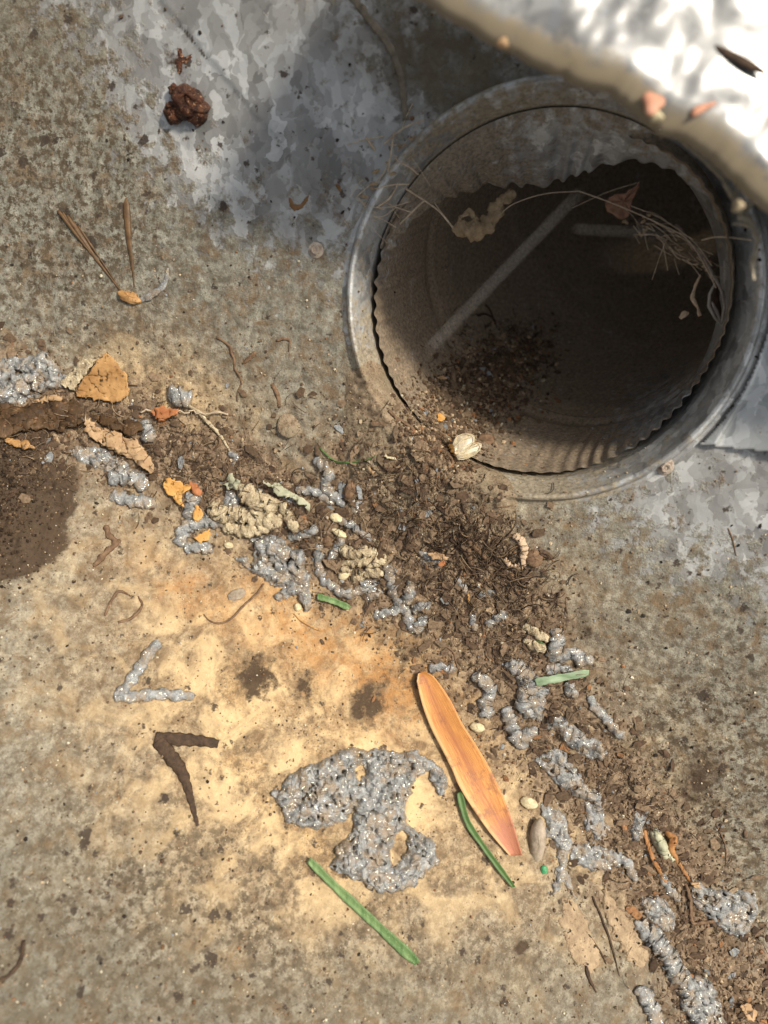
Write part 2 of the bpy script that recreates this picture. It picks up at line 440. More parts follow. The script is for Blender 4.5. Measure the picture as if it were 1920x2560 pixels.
def pipe_strip(name, Ls, rfun, thick=True):
    rings = []
    for L in Ls:
        sh = rim_depth(AA) * max(0, 1 - L / .035)
        base = pipe_ring(L, rfun(L))
        base = base - np.outer(sh, np.array(AX))
        if L == Ls[0] and name == "crimped_mouth":
            base = base - np.outer(.00045 * crimp * crimp_amp + .0012 * rim_w, np.array(AX))
        rings.append(base)
    P = np.stack(rings, 1).reshape(-1, 3)
    X, Y = pmask(P)
    dm = np.clip(.85 + .3 * gs(X, Y, 1250, 950, 330, 330) - .62 * gs(X, Y, 1640, 1040, 170, 130, -40) - .5 * gs(X, Y, 930, 620, 60, 160), 0, 1)
    return mesh(name, P, grid_faces(NA, len(Ls), True), PIPE_M, pipe, attrs={"m1": np.stack([dm] * 3, -1)})
gap = np.exp(-(((AA - 330 + 180) % 360 - 180) / 22.) ** 2) * .0016
def r_mouth(L):
    fade = min(1, max(0, (.030 - L) / .006))
    return .0668 - .0009 * min(1, L / .006) - gap * max(0, 1 - L / .022) - fade * .00055 * (crimp * crimp_amp)
pipe_strip("crimped_mouth", list(np.linspace(0, .031, 14)), r_mouth)
pipe_strip("bead_ring", list(np.linspace(.031, .039, 9)), lambda L: (.0659 + .0014 * math.sin((L - .031) / .008 * math.pi * 1) ** 2) * np.ones(NA))
pipe_strip("elbow", list(np.linspace(.039, .26, 60)), lambda L: (.0659 - (.0009 if (L % .045) < .004 else 0) + .0005 * (fbm(AA / 30., AA * 0 + L * 60, 1, 3) - .5)) * np.ones(NA))
# closed far end of the visible run
endr = pipe_ring(.258, .064)
pv = np.vstack([endr, np.array(path(.262)[0])[None]])
mesh("far_bend", pv, np.array([[i, (i + 1) % NA, NA] for i in range(NA)]), PIPE_M, pipe, attrs={"m1": np.ones((NA + 1, 3))})
# the dented lip of the pipe mouth, bent inwards at the top
la = np.array([24, 34, 44, 52, 60, 68, 76, 84, 92, 101, 111, 121, 131, 141, 152, 162])
lr = np.array([446, 440, 425, 408, 385, 350, 318, 296, 282, 288, 305, 326, 351, 382, 409, 425])
a = np.linspace(24, 162, 360); rp = np.interp(a, la, lr)
wav = np.sin(np.radians(a) * 44 + 2.4 * np.sin(np.radians(a) * 5) + 1.5 * np.sin(np.radians(a) * 13 + 1)) + .7 * (fbm(a / 4., a * 0 + 3, 1, 3) - .5) * 2
amp = 5.0 + 9 * (fbm(a / 9, a * 0, 1, 2) - .5)
rp = np.convolve(np.pad(rp, 8, 'edge'), np.ones(17) / 17, 'valid')
depth_in = np.interp(rp, [280, 445], [.044, .012])
rin = (rp + wav * amp) * U * (H + depth_in) / H * .965
rows = []
for k in np.linspace(0, 1, 9):
    r_o = .0684; d_o = .0095
    r = r_o + (rin - r_o) * k; d = d_o + (depth_in - d_o) * (k ** 1.25)
    r = r + .0005 * np.sin(np.radians(a) * 46) * k
    rows.append(cyl_pt(r, d, a))
rows.append(cyl_pt(rin, depth_in + .0012, a))
rows.append(cyl_pt(rin + .003, depth_in + .0016, a))
P = np.stack(rows, 1).reshape(-1, 3)
X, Y = pmask(P)
dm = np.clip(.62 + .5 * gs(X, Y, 1150, 420, 130, 60, -35) - .45 * gs(X, Y, 1500, 420, 260, 90, 20), 0, 1)
mesh("bent_lip", P, grid_faces(len(a), len(rows)), LIP_M, pipe, attrs={"m1": np.stack([dm] * 3, -1)})

# ------------------------------------------------------------------ side flashing right of the outlet
FOLD = [(2040, 420), (1985, 640), (1935, 800), (1880, 950), (1790, 1130), (1700, 1260)]
nu, nv = 150, 190
uu = np.linspace(1560, 2350, nu); vv = np.linspace(150, 1260, nv)
UX, VY = np.meshgrid(uu, vv, indexing='ij')
seam_y = 1102 + (UX - 1640) * .125
P3 = np.zeros((nu, nv, 3)); okm = np.zeros((nu, nv), bool)
dxx, dyy = (UX - 960) * U / H, -(VY - 1280) * U / H
z = np.zeros_like(dxx)
for _ in range(40):
    t_ = H - z; z = smooth_h(dxx * t_, dyy * t_)
t_ = H - z
bx, by, bz = dxx * t_, dyy * t_, z
fd = dist_poly(UX, VY, FOLD) * U
hh = .0012 + np.where(UX < np.interp(VY, [p[1] for p in FOLD], [p[0] for p in FOLD]), np.minimum(fd, .03) * .9, np.minimum(fd, .03) * .25)
rel = np.stack([bx - CC.x, by - CC.y, bz - CC.z], -1)
rad = np.linalg.norm(rel - (rel @ np.array(AX))[..., None] * np.array(AX), axis=-1)
hh = np.minimum(hh, .0012 + np.clip(rad - .0785, 0, 1) * .8)
P3 = np.stack([bx, by, bz + hh], -1)
# clamp the grid to the seam and to the collar by keeping only faces inside
ok = (rad > .0785) & (VY < seam_y)
gf = grid_faces(nu, nv)
gf = gf[ok.ravel()[gf].all(1)]
t = NT("pale_flashing_metal"); c, r1, f1 = spangle(t, .34, .72, 90, (.97, 1, .98))
nz = t.noise(160, 5, .7)
c = t.mix(t.ramp(nz.outputs[0], [(.60, 0.), (.70, .5)]), c, (.25, .2, .13))
t.bump(nz.outputs[0], .15, .0005)
FL_M = t.set(col=c, metal=.45, rough=.36)
flash = mesh("corner_flashing", P3.reshape(-1, 3), gf, FL_M)
mo = flash.modifiers.new("s", 'SOLIDIFY'); mo.thickness = .0006; mo.offset = 1
tag(flash, "pale folded sheet metal flashing lapped over the wall beside the outlet collar", "flashing")

# ------------------------------------------------------------------ bright upper sheet
ZP = .080
def at_z(px, py, zz):
    k = (H - zz) / H * U
    return np.array([(px - 960) * k, -(py - 1280) * k, zz])
edge = [(860, -140), (1000, -45), (1100, 12), (1250, 100), (1360, 152), (1440, 190), (1530, 215), (1590, 255), (1630, 300), (1665, 318), (1720, 338), (1790, 385), (1850, 440), (1920, 505), (2060, 620), (2250, 770), (2500, 960)]
ed = np.array(edge, float)
tt = np.linspace(0, len(ed) - 1, 260)
ex = np.interp(tt, np.arange(len(ed)), ed[:, 0]); ey = np.interp(tt, np.arange(len(ed)), ed[:, 1])
ex = ex + 5 * (fbm(tt, tt * 0, 1.7, 3) - .5); rag = 26 * (fbm(tt, tt * 0 + 5, 2.4, 4) - .5)
rows = []
for k in np.linspace(0, 1, 60):
    off = k * 1300
    px = ex + off * .53; py = ey - off * .85 + rag * math.exp(-off / 30.)
    p = np.stack([at_z(a_, b_, ZP) for a_, b_ in zip(px, py)])
    zz_ = ZP - .05 * (p[:, 0] - .055) + .17 * (p[:, 1] - .115)
    p = np.stack([at_z(a_, b_, c_) for a_, b_, c_ in zip(px, py, zz_)])
    p[:, 2] = zz_ + .0010 * (fbm(px, py, 1 / 140., 3) - .5) * 2 - .004 * math.exp(-(off / 30.) ** 2)
    rows.append(p)
P = np.stack(rows, 1)
t = NT("bright_sheet_metal"); c, r1, f1 = spangle(t, .11, .27, 60, (.98, 1, 1))
at = t.n("ShaderNodeAttribute", attribute_name="m1"); sp = t.n("ShaderNodeSeparateColor"); t.l(at.outputs[0], sp.inputs[0])
nz = t.noise(120, 5, .7)
ff = t.ramp(t.math('ADD', sp.outputs[0], t.mr(nz.outputs[0], .3, .7, -.3, .3)), [(.3, 0.), (.7, .9)])
c = t.mix(ff, c, (.27, .215, .135))
c = t.mix(sp.outputs[1], c, (.12, .14, .18))
t.bump(t.noise(22, 2, .5).outputs[0], .025, .003)
SHEET_M = t.set(col=c, metal=t.mr(ff, 0, 1, .12, 0), rough=t.mr(ff, 0, 1, .24, .8), spec=.42)
X, Y = pmask(P.reshape(-1, 3))
de = dist_poly(X, Y, edge)
dm = np.exp(-(de / 75.) ** 2) * .9
scr = np.exp(-(dist_poly(X, Y, [(1480, -20), (1545, 80), (1640, 215)]) / 4.) ** 2) * .5 + np.exp(-(dist_poly(X, Y, [(1395, -20), (1385, 60)]) / 12.) ** 2) * .35
sheet = bpy.data.objects.new("upper_sheet", None); sheet.location = at_z(1700, 100, ZP); link(sheet)
tag(sheet, "bright sunlit galvanised sheet with a ragged dirty edge hanging over the outlet", "metal sheet")
so = mesh("sheet_face", P.reshape(-1, 3), grid_faces(260, 60), SHEET_M, sheet, attrs={"m1": np.stack([dm, scr, dm * 0], -1)})
mo = so.modifiers.new("s", 'SOLIDIFY'); mo.thickness = .0012; mo.offset = -1

bpy.context.view_layer.update()

# ------------------------------------------------------------------ dropping things on the surfaces
def bvh_of(objs):
    vs, fs, off = [], [], 0
    for o in objs:
        me = o.data; mw = np.array(o.matrix_world)
        co = np.empty(len(me.vertices) * 3, np.float32); me.vertices.foreach_get("co", co); co = co.reshape(-1, 3) @ mw[:3, :3].T + mw[:3, 3]
        vs.append(co)
        fs += [tuple(i + off for i in p.vertices) for p in me.polygons]
        off += len(co)
    return BVHTree.FromPolygons(np.vstack(vs).tolist(), fs)
base_objs = [trough, flash] + [c for c in collar.children] + [c for c in pipe.children]
BV = bvh_of(base_objs)
CAMP = Vector((0, 0, H))
MISS = []
def drop(px, py):
    d = Vector(((px - 960) * U, -(py - 1280) * U, -H)).normalized()
    p, n, i, dist = BV.ray_cast(CAMP, d)
    if p is None: p = hit0(px, py); n = Vector((0, 0, -.01))
    if p is not None and n.length < .5: n = Vector((0, 0, 1)); MISS.append((px, py))
    if n.dot(d) > 0: n = -n
    return p, n
def catmull(pts, n):
    P = np.array(pts, float)
    if len(P) == 2: return P[0] + (P[1] - P[0]) * np.linspace(0, 1, n)[:, None]
    Q = np.vstack([2 * P[0] - P[1], P, 2 * P[-1] - P[-2]]); out = []
    for t in np.linspace(0, len(P) - 1 - 1e-6, n):
        i = int(t); f = t - i; p0, p1, p2, p3 = Q[i:i + 4]
        out.append(.5 * ((2 * p1) + (-p0 + p2) * f + (2 * p0 - 5 * p1 + 4 * p2 - p3) * f ** 2 + (-p0 + 3 * p1 - 3 * p2 + p3) * f ** 3))
    return np.array(out)
def tube_geo(C, Rr, sides, twist=0, lump=0, flat=1.0, nrm=None, ridge=3, seed=0):
    """swept tube: centres C (n,3), radii Rr (n,), optional spiral ridges like a braid"""
    C = np.asarray(C); n = len(C)
    T = np.gradient(C, axis=0); T /= np.linalg.norm(T, axis=1)[:, None] + 1e-12
    N = np.array([nrm if nrm is not None else (0, 0, 1)] * n, float) if nrm is None or np.ndim(nrm) == 1 else np.asarray(nrm)
    S = np.cross(T, N); S /= np.linalg.norm(S, axis=1)[:, None] + 1e-12
    N = np.cross(S, T)
    L = np.concatenate([[0], np.cumsum(np.linalg.norm(np.diff(C, axis=0), axis=1))])
    A = np.linspace(0, 2 * np.pi, sides, endpoint=False)
    AA_, LL = np.meshgrid(A, L)
    rad = np.asarray(Rr)[:, None] * (1 + (lump * np.sin(ridge * AA_ + twist * LL) if lump else 0))
    if lump: rad = rad * (1 + .28 * (fbm(AA_ * 1.2 + seed, LL * 900 + seed, 1.0, 2) - .5) * 2 * lump / .25)
    V_ = C[:, None, :] + (rad * np.cos(AA_))[..., None] * S[:, None, :] + (rad * flat * np.sin(AA_))[..., None] * N[:, None, :]
    V_ = V_.reshape(-1, 3)
    i = np.arange(n * sides).reshape(n, sides); i2 = np.hstack([i, i[:, :1]])
    Fq = np.stack([i2[:-1, :-1], i2[:-1, 1:], i2[1:, 1:], i2[1:, :-1]], -1).reshape(-1, 4).tolist()
    V_ = np.vstack([V_, C[0], C[-1]])
    a0, a1 = n * sides, n * sides + 1
    for k in range(sides):
        Fq.append((a0, i2[0, k + 1], i2[0, k])); Fq.append((a1, i2[-1, k], i2[-1, k + 1]))
    return V_, Fq
def path3(pts, n, lift, lifts=None):
    q = catmull(pts, n); C = []; N = []
    for k, (x, y) in enumerate(q):
        p, nn = drop(x, y); C.append(np.array(p)); N.append(np.array(nn))
    C = np.array(C); N = np.array(N)
    # soften the heights so a stiff thing bridges the bumps below it
    w = max(1, n // 8)
    zz = np.convolve(np.pad(C[:, 2], w, 'edge'), np.ones(2 * w + 1) / (2 * w + 1), 'valid')
    zz = np.maximum(zz, C[:, 2] - .0004)
    dz = zz - C[:, 2]
    C[:, 2] = zz; k = (H - zz) / (H - (zz - dz)); C[:, 0] *= k; C[:, 1] *= k
    N = np.array([0, 0, 1.0]) * .5 + N; N /= np.linalg.norm(N, axis=1)[:, None]
    L = np.asarray(lift if np.ndim(lift) else [lift] * n)
    return C + N * L[:, None], N
def wpx(w, p): return w * U * (H - p[2]) / H
def prof_round(n, e0=.5, e1=.35):
    t = np.linspace(0, 1, n)
    return np.minimum(1, np.minimum(e0 + (1 - e0) * np.sqrt(np.clip(t / .12, 0, 1)), e1 + (1 - e1) * np.sqrt(np.clip((1 - t) / .15, 0, 1))))
def strand(name, label, cat, pts, w, mat, group=None, lump=.24, twist=1500, ridge=2, sides=14, flat=.5, taper=None, parent=None, lift=.6, dens=.00045, jag=0):
    C0, _ = path3(pts, 8, 0)
    Ln = np.sum(np.linalg.norm(np.diff(C0, axis=0), axis=1))
    n = int(np.clip(Ln / dens, 8, 160))
    if jag: pts = [(x + random.uniform(-jag, jag), y + random.uniform(-jag, jag)) for x, y in catmull(pts, max(len(pts) * 2, 5))]
    r0 = wpx(w, C0[4]) / 2
    pr = prof_round(n) if taper is None else np.interp(np.linspace(0, 1, n), np.linspace(0, 1, len(taper)), taper)
    C, N = path3(pts, n, r0 * lift * flat * pr)
    v, f = tube_geo(C, r0 * pr, sides, twist, lump, flat, N, ridge, random.random() * 50)
    o = mesh(name, v, f, mat, parent)
    return tag(o, label, cat, group) if parent is None else o

# outline clump: a lumpy layer with its own thickness inside an outline of photograph points
def inside(X, Y, poly):
    c = np.zeros(np.shape(X), bool); n = len(poly)
    for i in range(n):
        x0, y0 = poly[i]; x1, y1 = poly[(i + 1) % n]
        if y0 == y1: continue
        c ^= ((Y < y0) != (Y < y1)) & (X < (x1 - x0) * (Y - y0) / (y1 - y0) + x0)
    return c
def clump(name, label, cat, poly, thick, mat, group=None, rough=.72, freq=1 / 17., stepx=2.6, edge=16, holes=(), jag=11, flatleaf=False, curl=0, parent=None, ridge=None):
    P_ = np.array(poly, float); x0, y0 = P_.min(0) - 10; x1, y1 = P_.max(0) + 10
    nx, ny = int((x1 - x0) / stepx) + 1, int((y1 - y0) / stepx) + 1
    X, Y = np.meshgrid(np.linspace(x0, x1, nx), np.linspace(y0, y1, ny), indexing='ij')
    sd = random.random() * 40
    Xj = X + jag * 2 * (fbm(X + sd, Y, 1 / 18., 3) - .5); Yj = Y + jag * 2 * (fbm(X, Y + sd, 1 / 18., 3, 1) - .5)
    ins = inside(Xj, Yj, poly); d = dist_poly(Xj, Yj, poly + [poly[0]]); d = np.where(ins, d, -d)
    for hp in holes:
        hi = inside(Xj, Yj, hp); hd = dist_poly(Xj, Yj, hp + [hp[0]]); d = np.minimum(d, np.where(hi, -hd, hd))
    if flatleaf:
        hgt = thick + curl * np.clip((x1 - x0 + y1 - y0) / 4 - d, 0, 1e9) * U + .0002 * (fbm(X, Y, 1 / 25., 2) - .5) * 2
        k_in = d > 0
    else:
        dome = np.sqrt(np.clip(d / edge, 0, 1)); lum = fbm(X + sd, Y, freq, 3)
        rid = 1 - np.abs(2 * fbm(X * .8 + Y * .5, Y * .5 - X * .3 + sd, freq * .8, 2, 1) - 1)
        hgt = dome * thick * (1 - rough + rough * (.6 * lum + .6 * rid) * 1.5)
        gapn = fbm(X * 1.2 + sd * 3, Y * 1.2, 1 / 17., 3, 1)
        k_in = (d > -2) & ((gapn > .22) | (d > 999))
        hgt = hgt * (.25 + .75 * sstep(.22, .44, gapn)) if rough > .3 else hgt
    V_ = np.zeros((nx, ny, 3)); nz_ = np.where(k_in)
    idm = -np.ones((nx, ny), int); vs = []
    for i, j in zip(*nz_):
        p, nn = drop(X[i, j], Y[i, j])
        b = Vector(p); up = (Vector((0, 0, 1)) + nn).normalized()
        idm[i, j] = len(vs); vs.append(b + up * (float(hgt[i, j]) - (.0006 if not flatleaf and d[i, j] < 1 else 0)))
    if flatleaf:                       # a stiff flake bridges the bumps: smooth its heights
        arr = np.full((nx, ny), np.nan)
        for i, j in zip(*nz_): arr[i, j] = vs[idm[i, j]].z
        for _ in range(12):
            acc = np.zeros_like(arr); cnt = np.zeros_like(arr)
            for di, dj in ((0, 0), (1, 0), (-1, 0), (0, 1), (0, -1)):
                s2_ = np.roll(np.roll(arr, di, 0), dj, 1); m_ = ~np.isnan(s2_); acc[m_] += s2_[m_]; cnt[m_] += 1
            arr = np.where(k_in, acc / np.maximum(cnt, 1), np.nan)
        for i, j in zip(*nz_):
            v_ = vs[idm[i, j]]; nz2 = max(arr[i, j], v_.z - thick * .6); kk = (H - nz2) / (H - v_.z); vs[idm[i, j]] = Vector((v_.x * kk, v_.y * kk, nz2))
    fs = []
    for i in range(nx - 1):
        for j in range(ny - 1):
            q = (idm[i, j], idm[i + 1, j], idm[i + 1, j + 1], idm[i, j + 1])
            if min(q) >= 0: fs.append((q[0], q[3], q[2], q[1]))
            else:
                g = [k for k in q if k >= 0]
                if len(g) == 3: fs.append(tuple(g[::-1]))
    if not fs: return None
    o = mesh(name, np.array([tuple(v) for v in vs]), fs, mat, parent)
    if flatleaf:
        mo = o.modifiers.new("s", 'SOLIDIFY'); mo.thickness = .0003; mo.offset = 0
    return tag(o, label, cat, group) if parent is None else o

# ------------------------------------------------------------------ materials of the small things
def silver():
    t = NT("silver_scale")
    n1 = t.noise(380, 5, .7); n2 = t.noise(1700, 3, .8); v = t.vor(1500)
    col = t.ramp(n1.outputs[0], [(.28, (.12, .112, .095)), (.42, (.23, .232, .225)), (.56, (.36, .37, .365)), (.74, (.60, .61, .59))])
    br = t.ramp(t.noise(160, 4, .7).outputs[0], [(.46, 0.), (.62, .85)])
    col = t.mix(br, col, (.34, .25, .16))
    sx = t.n("ShaderNodeSeparateColor"); t.l(v.outputs['Color'], sx.inputs[0])
    gl = t.math('GREATER_THAN', sx.outputs[0], .92)
    col = t.mix(gl, col, (.92, .88, .76))
    t.bump(t.math('ADD', t.math('MULTIPLY', n2.outputs[0], 1.0), t.math('ADD', n1.outputs[0], t.math('MULTIPLY', sx.outputs[1], .8))), .8, .0005)
    return t.set(col=col, metal=t.mr(gl, 0, 1, .2, .9), rough=t.mr(gl, 0, 1, .30, .15), spec=.6)
SIL = silver()
TAN = organic("tan_scale", (.30, .22, .13), (.66, .55, .36), 260, .7, .9, speck=(.75, .68, .48), bd=.0008)
PALE = organic("pale_seed", (.52, .43, .26), (.76, .66, .42), 200, .6, .5)
DARK = organic("dark_twig", (.03, .018, .010), (.10, .06, .035), 500, .7, .6)
BROWN = organic("brown_twig", (.10, .055, .03), (.24, .15, .085), 400, .7, .6)
ORTWIG = organic("orange_twig", (.25, .10, .03), (.48, .24, .09), 300, .6, .4)
LEAFB = organic("brown_leaf", (.30, .15, .05), (.52, .30, .12), 160, .65, .4, speck=(.16, .09, .04))
LEAFL = organic("light_brown_leaf", (.34, .20, .10), (.53, .36, .20), 170, .65, .4, speck=(.25, .14, .06))
LEAFY = organic("yellow_leaf", (.52, .25, .06), (.70, .40, .13), 160, .6, .4, speck=(.30, .16, .05))
LEAFD = organic("dark_leaf", (.03, .017, .008), (.11, .06, .025), 170, .6, .6, speck=(.2, .11, .05))
RED = organic("red_brown_flake", (.30, .10, .035), (.48, .20, .08), 200, .6, .5)
NUG = organic("rust_nugget", (.012, .007, .005), (.13, .045, .02), 260, .45, 1.0, speck=(.45, .25, .14), bd=.001)
RUSTF = organic("rust_flake", (.13, .065, .025), (.22, .12, .05), 300, .8, .3)
GREEN = organic("green_grass", (.075, .15, .045), (.22, .32, .13), 420, .5, .4, stretch=(1, .10, 1), rot=R(45), speck=(.30, .36, .18))
GREENP = organic("pale_green_grass", (.15, .24, .12), (.36, .45, .30), 420, .5, .25, stretch=(.15, 1, 1))
GREEND = organic("dark_green_grass", (.06, .12, .03), (.11, .19, .06), 220, .5, .25)
MOSS = organic("pale_green_scale", (.30, .31, .20), (.52, .50, .35), 200, .7, .4)
GDOT = organic("green_speck", (.04, .22, .08), (.10, .38, .18), 300, .4, .3)
NEED = organic("pine_needle", (.06, .032, .012), (.17, .095, .038), 260, .45, .3, spec=.5)
WEBF = organic("web_fluff", (.32, .22, .12), (.60, .44, .27), 420, .9, 1.0, bd=.001)
WEBT = organic("web_thread", (.36, .28, .19), (.62, .50, .36), 400, .8, .2)
BUGM = organic("pale_shell", (.36, .25, .15), (.68, .50, .34), 300, .55, .5)
PEBM = organic("grey_tan_pebble", (.24, .19, .13), (.46, .38, .29), 200, .7, .5)
PETAL = organic("pink_petal", (.55, .24, .14), (.70, .38, .26), 150, .6, .2)
SCREWM = organic("screw_metal", (.24, .17, .13), (.55, .47, .38), 350, .45, .8)
CLOD = organic("soil", (.045, .028, .016), (.15, .095, .055), 330, .9, .9, speck=(.30, .20, .12), bd=.0009)

t = NT("silt"); n1 = t.noise(300, 6, .72); n2 = t.noise(1000, 4, .7); n3 = t.noise(90, 4, .6)
c = t.ramp(n1.outputs[0], [(.3, (.12, .082, .05)), (.45, (.25, .18, .115)), (.6, (.37, .28, .185)), (.75, (.50, .40, .28))])
c = t.mix(t.ramp(n3.outputs[0], [(.4, 0.), (.62, .7)]), c, (.27, .225, .15)); c = t.mix(t.ramp(n2.outputs[0], [(.36, .8), (.46, 0.)]), c, (.08, .055, .035))
t.bump(t.math('ADD', n1.outputs[0], n2.outputs[0]), .8, .0007)
SILT = t.set(col=c, rough=.85, spec=.2)
def drift(name, label, poly, hgt, mask):
    P_ = np.array(poly, float); x0, y0 = P_.min(0); x1, y1 = P_.max(0); st = 4.0
    nx, ny = int((x1 - x0) / st) + 1, int((y1 - y0) / st) + 1
    X, Y = np.meshgrid(np.linspace(x0, x1, nx), np.linspace(y0, y1, ny), indexing='ij')
    ins = inside(X, Y, poly); d = dist_poly(X, Y, poly + [poly[0]]); d = np.where(ins, d, -d)
    D0 = np.array([[drop(X[i, j], Y[i, j])[0].z for j in range(ny)] for i in range(nx)]); Z = D0.copy()
    for _ in range(60):
        Zp = np.pad(Z, 1, 'edge'); Z = np.maximum((Zp[:-2, 1:-1] + Zp[2:, 1:-1] + Zp[1:-1, :-2] + Zp[1:-1, 2:]) / 4, D0 - .0005)
    f = sstep(0, 70, d)
    lum = fbm(X, Y, 1 / 22., 4) - .5 + .6 * (fbm(X, Y, 1 / 70., 3, 1) - .5)
    Z = D0 * (1 - f) + Z * f + f * (hgt + lum * hgt * 1.6) - .0012 * (1 - sstep(0, 26, d))
    P3_ = np.stack([(X - 960) * (H - Z) / H * U, -(Y - 1280) * (H - Z) / H * U, Z], -1).reshape(-1, 3)
    fq = grid_faces(nx, ny); fq = fq[(d.ravel()[fq] > -2).all(1)]
    return tag(mesh(name, P3_, fq, SILT), label, "silt", None, 'stuff')
drift("silt_drift", "brown silt drifted over the lower left rim of the outlet", [(850, 930), (925, 880), (965, 900), (1000, 960), (1050, 1015), (1105, 1060), (1165, 1100), (1225, 1145), (1290, 1190), (1310, 1240), (1300, 1330), (1250, 1420), (1100, 1400), (960, 1330), (860, 1200), (840, 1080)], .0024, None)
bpy.context.view_layer.update()
BV = bvh_of(base_objs + [bpy.data.objects["silt_drift"]])

# ------------------------------------------------------------------ the orange leaf
def leaf_mat():
    t = NT("orange_leaf_blade")
    at = t.n("ShaderNodeAttribute", attribute_name="m1"); sp = t.n("ShaderNodeSeparateColor"); t.l(at.outputs[0], sp.inputs[0])
    u, v_, _ = sp.outputs             # u across (0..1), v along
    vec = t.n("ShaderNodeCombineXYZ"); t.l(t.math('MULTIPLY', u, 22.), vec.inputs[0]); t.l(t.math('MULTIPLY', v_, 5.), vec.inputs[1])
    n = t.noise(2.6, 6, .65, vec.outputs[0]); n2 = t.noise(.8, 4, .6, vec.outputs[0]); n3 = t.noise(700, 4, .7)
    col = t.mix(t.ramp(n.outputs[0], [(.3, 0.), (.7, 1.)]), (.42, .13, .035), (.80, .40, .11))
    mid = t.ramp(u, [(.22, 0.), (.5, 1.), (.72, 0.)])
    col = t.mix(t.math('MULTIPLY', t.math('MULTIPLY', mid, t.ramp(n2.outputs[0], [(.35, .3), (.55, 1.)])), .85), col, (.40, .14, .055))
    tip = t.ramp(t.math('ADD', v_, t.mr(n2.outputs[0], .3, .7, -.06, .06)), [(.76, 0.), (.86, 1.)])
    col = t.mix(t.math('MULTIPLY', tip, .85), col, t.mix(n.outputs[0], (.36, .12, .07), (.62, .26, .16)))
    col = t.mix(t.ramp(u, [(.03, .8), (.16, 0.)]), col, (.80, .52, .24))
    bl = t.ramp(t.noise(150, 5, .7).outputs[0], [(.54, 0.), (.66, .75)])
    col = t.mix(bl, col, (.30, .12, .06))
    t.bump(t.math('ADD', n.outputs[0], t.math('MULTIPLY', n3.outputs[0], .5)), .45, .0004)
    return t.set(col=col, rough=.5, spec=.45, sss=.0)
Lf = [(1041, 1697), (1054, 1756), (1076, 1818), (1103, 1870), (1128, 1920), (1145, 1960), (1165, 1995), (1192, 2036), (1220, 2076), (1246, 2108), (1275, 2140)]
Rt = [(1080, 1687), (1112, 1728), (1135, 1768), (1157, 1812), (1190, 1862), (1221, 1915), (1239, 1950), (1255, 1984), (1271, 2025), (1284, 2065), (1305, 2138)]
n = 90
def smoothc(p):
    q = catmull(p, n)
    for _ in range(6): q[1:-1] = (q[:-2] + q[1:-1] * 2 + q[2:]) / 4
    return q
lq = smoothc(Lf); rq = smoothc(Rt)
lq[0] = (1046, 1684); rq[0] = (1060, 1678)
LEAFMAT = leaf_mat()
mw = 15; V_ = []; at_ = []
zb = []
for k in range(n):
    t_ = k / (n - 1)
    for j in range(mw):
        s = j / (mw - 1); q = lq[k] * (1 - s) + rq[k] * s
        p, nn = drop(*q); zb.append(p.z)
zb = np.array(zb).reshape(n, mw)
zline = np.convolve(np.pad(zb.mean(1), 14, 'edge'), np.ones(29) / 29, 'valid')
for k in range(n):
    t_ = k / (n - 1)
    for j in range(mw):
        s = j / (mw - 1); q = lq[k] * (1 - s) + rq[k] * s
        zz = zline[k] + .0034 + .0008 * (2 * s - 1) ** 2 + .0014 * math.sin(t_ * 7) * (s - .5) + .0012 * math.sin(math.pi * t_)
        tw = at_z(q[0], q[1], zz); V_.append(tw); at_.append((s, t_, 0))
lo = mesh("orange_leaf", V_, grid_faces(n, mw), LEAFMAT, attrs={"m1": np.array(at_)})
tag(lo, "long narrow orange leaf with a red-brown tip lying on the tan silt", "leaf")
mo = lo.modifiers.new("s", 'SOLIDIFY'); mo.thickness = .0004; mo.offset = -1

# ------------------------------------------------------------------ grass blades
def blade(label, pts, w, mat, lift=.0016, fold=.0005, ends=(1, 1), rise=0):
    n = 50; q = catmull(pts, n)
    T = np.gradient(q, axis=0); T /= np.linalg.norm(T, axis=1)[:, None]; Nn = np.stack([-T[:, 1], T[:, 0]], 1)
    zs = np.array([drop(*p)[0].z for p in q]); zs = np.convolve(np.pad(zs, 9, 'edge'), np.ones(19) / 19, 'valid')
    V_ = []
    wj = 5
    for k in range(n):
        t_ = k / (n - 1); ww = w * (ends[0] + (ends[1] - ends[0]) * t_) / 2 * (1 + .07 * math.sin(t_ * 17) + .05 * math.sin(t_ * 43 + w)) * (1 - .35 * max(0, (t_ - .93) / .07)) * (1 - .25 * max(0, (.05 - t_) / .05))
        for j in range(wj):
            s = j / (wj - 1) * 2 - 1; p = q[k] + Nn[k] * ww * s
            p = p + T[k] * (2 if k == 0 else -1.5 if k == n - 1 else 0) * s
            V_.append(at_z(p[0], p[1], zs[k] + lift + fold * s * s + rise * t_ + .0002 * math.sin(t_ * 9)))
    o = mesh("grass_blade", V_, grid_faces(n, wj), mat)
    mo = o.modifiers.new("s", 'SOLIDIFY'); mo.thickness = .00025; mo.offset = 0
    return tag(o, label, "grass blade", "cut pieces of green grass")
blade("longest and widest cut green grass blade, below the largest silvery clump", [(772, 2150), (838, 2216), (958, 2328), (1044, 2408)], 21, GREEN, .002, ends=(.85, 1.25))
blade("thin dark green curved grass blade along the lower edge of the orange leaf", [(1148, 1980), (1168, 2053), (1209, 2117), (1284, 2218)], 15, GREEND, .002, ends=(1.1, .8))
blade("shortest cut green grass piece, beside the grey triangular clump", [(793, 1491), (835, 1503), (874, 1520)], 15, GREEN, .002)
blade("short pale green straight grass piece near the speckled grey wall", [(1339, 1706), (1400, 1695), (1472, 1681)], 18, GREENP, .003, ends=(1.15, .95))

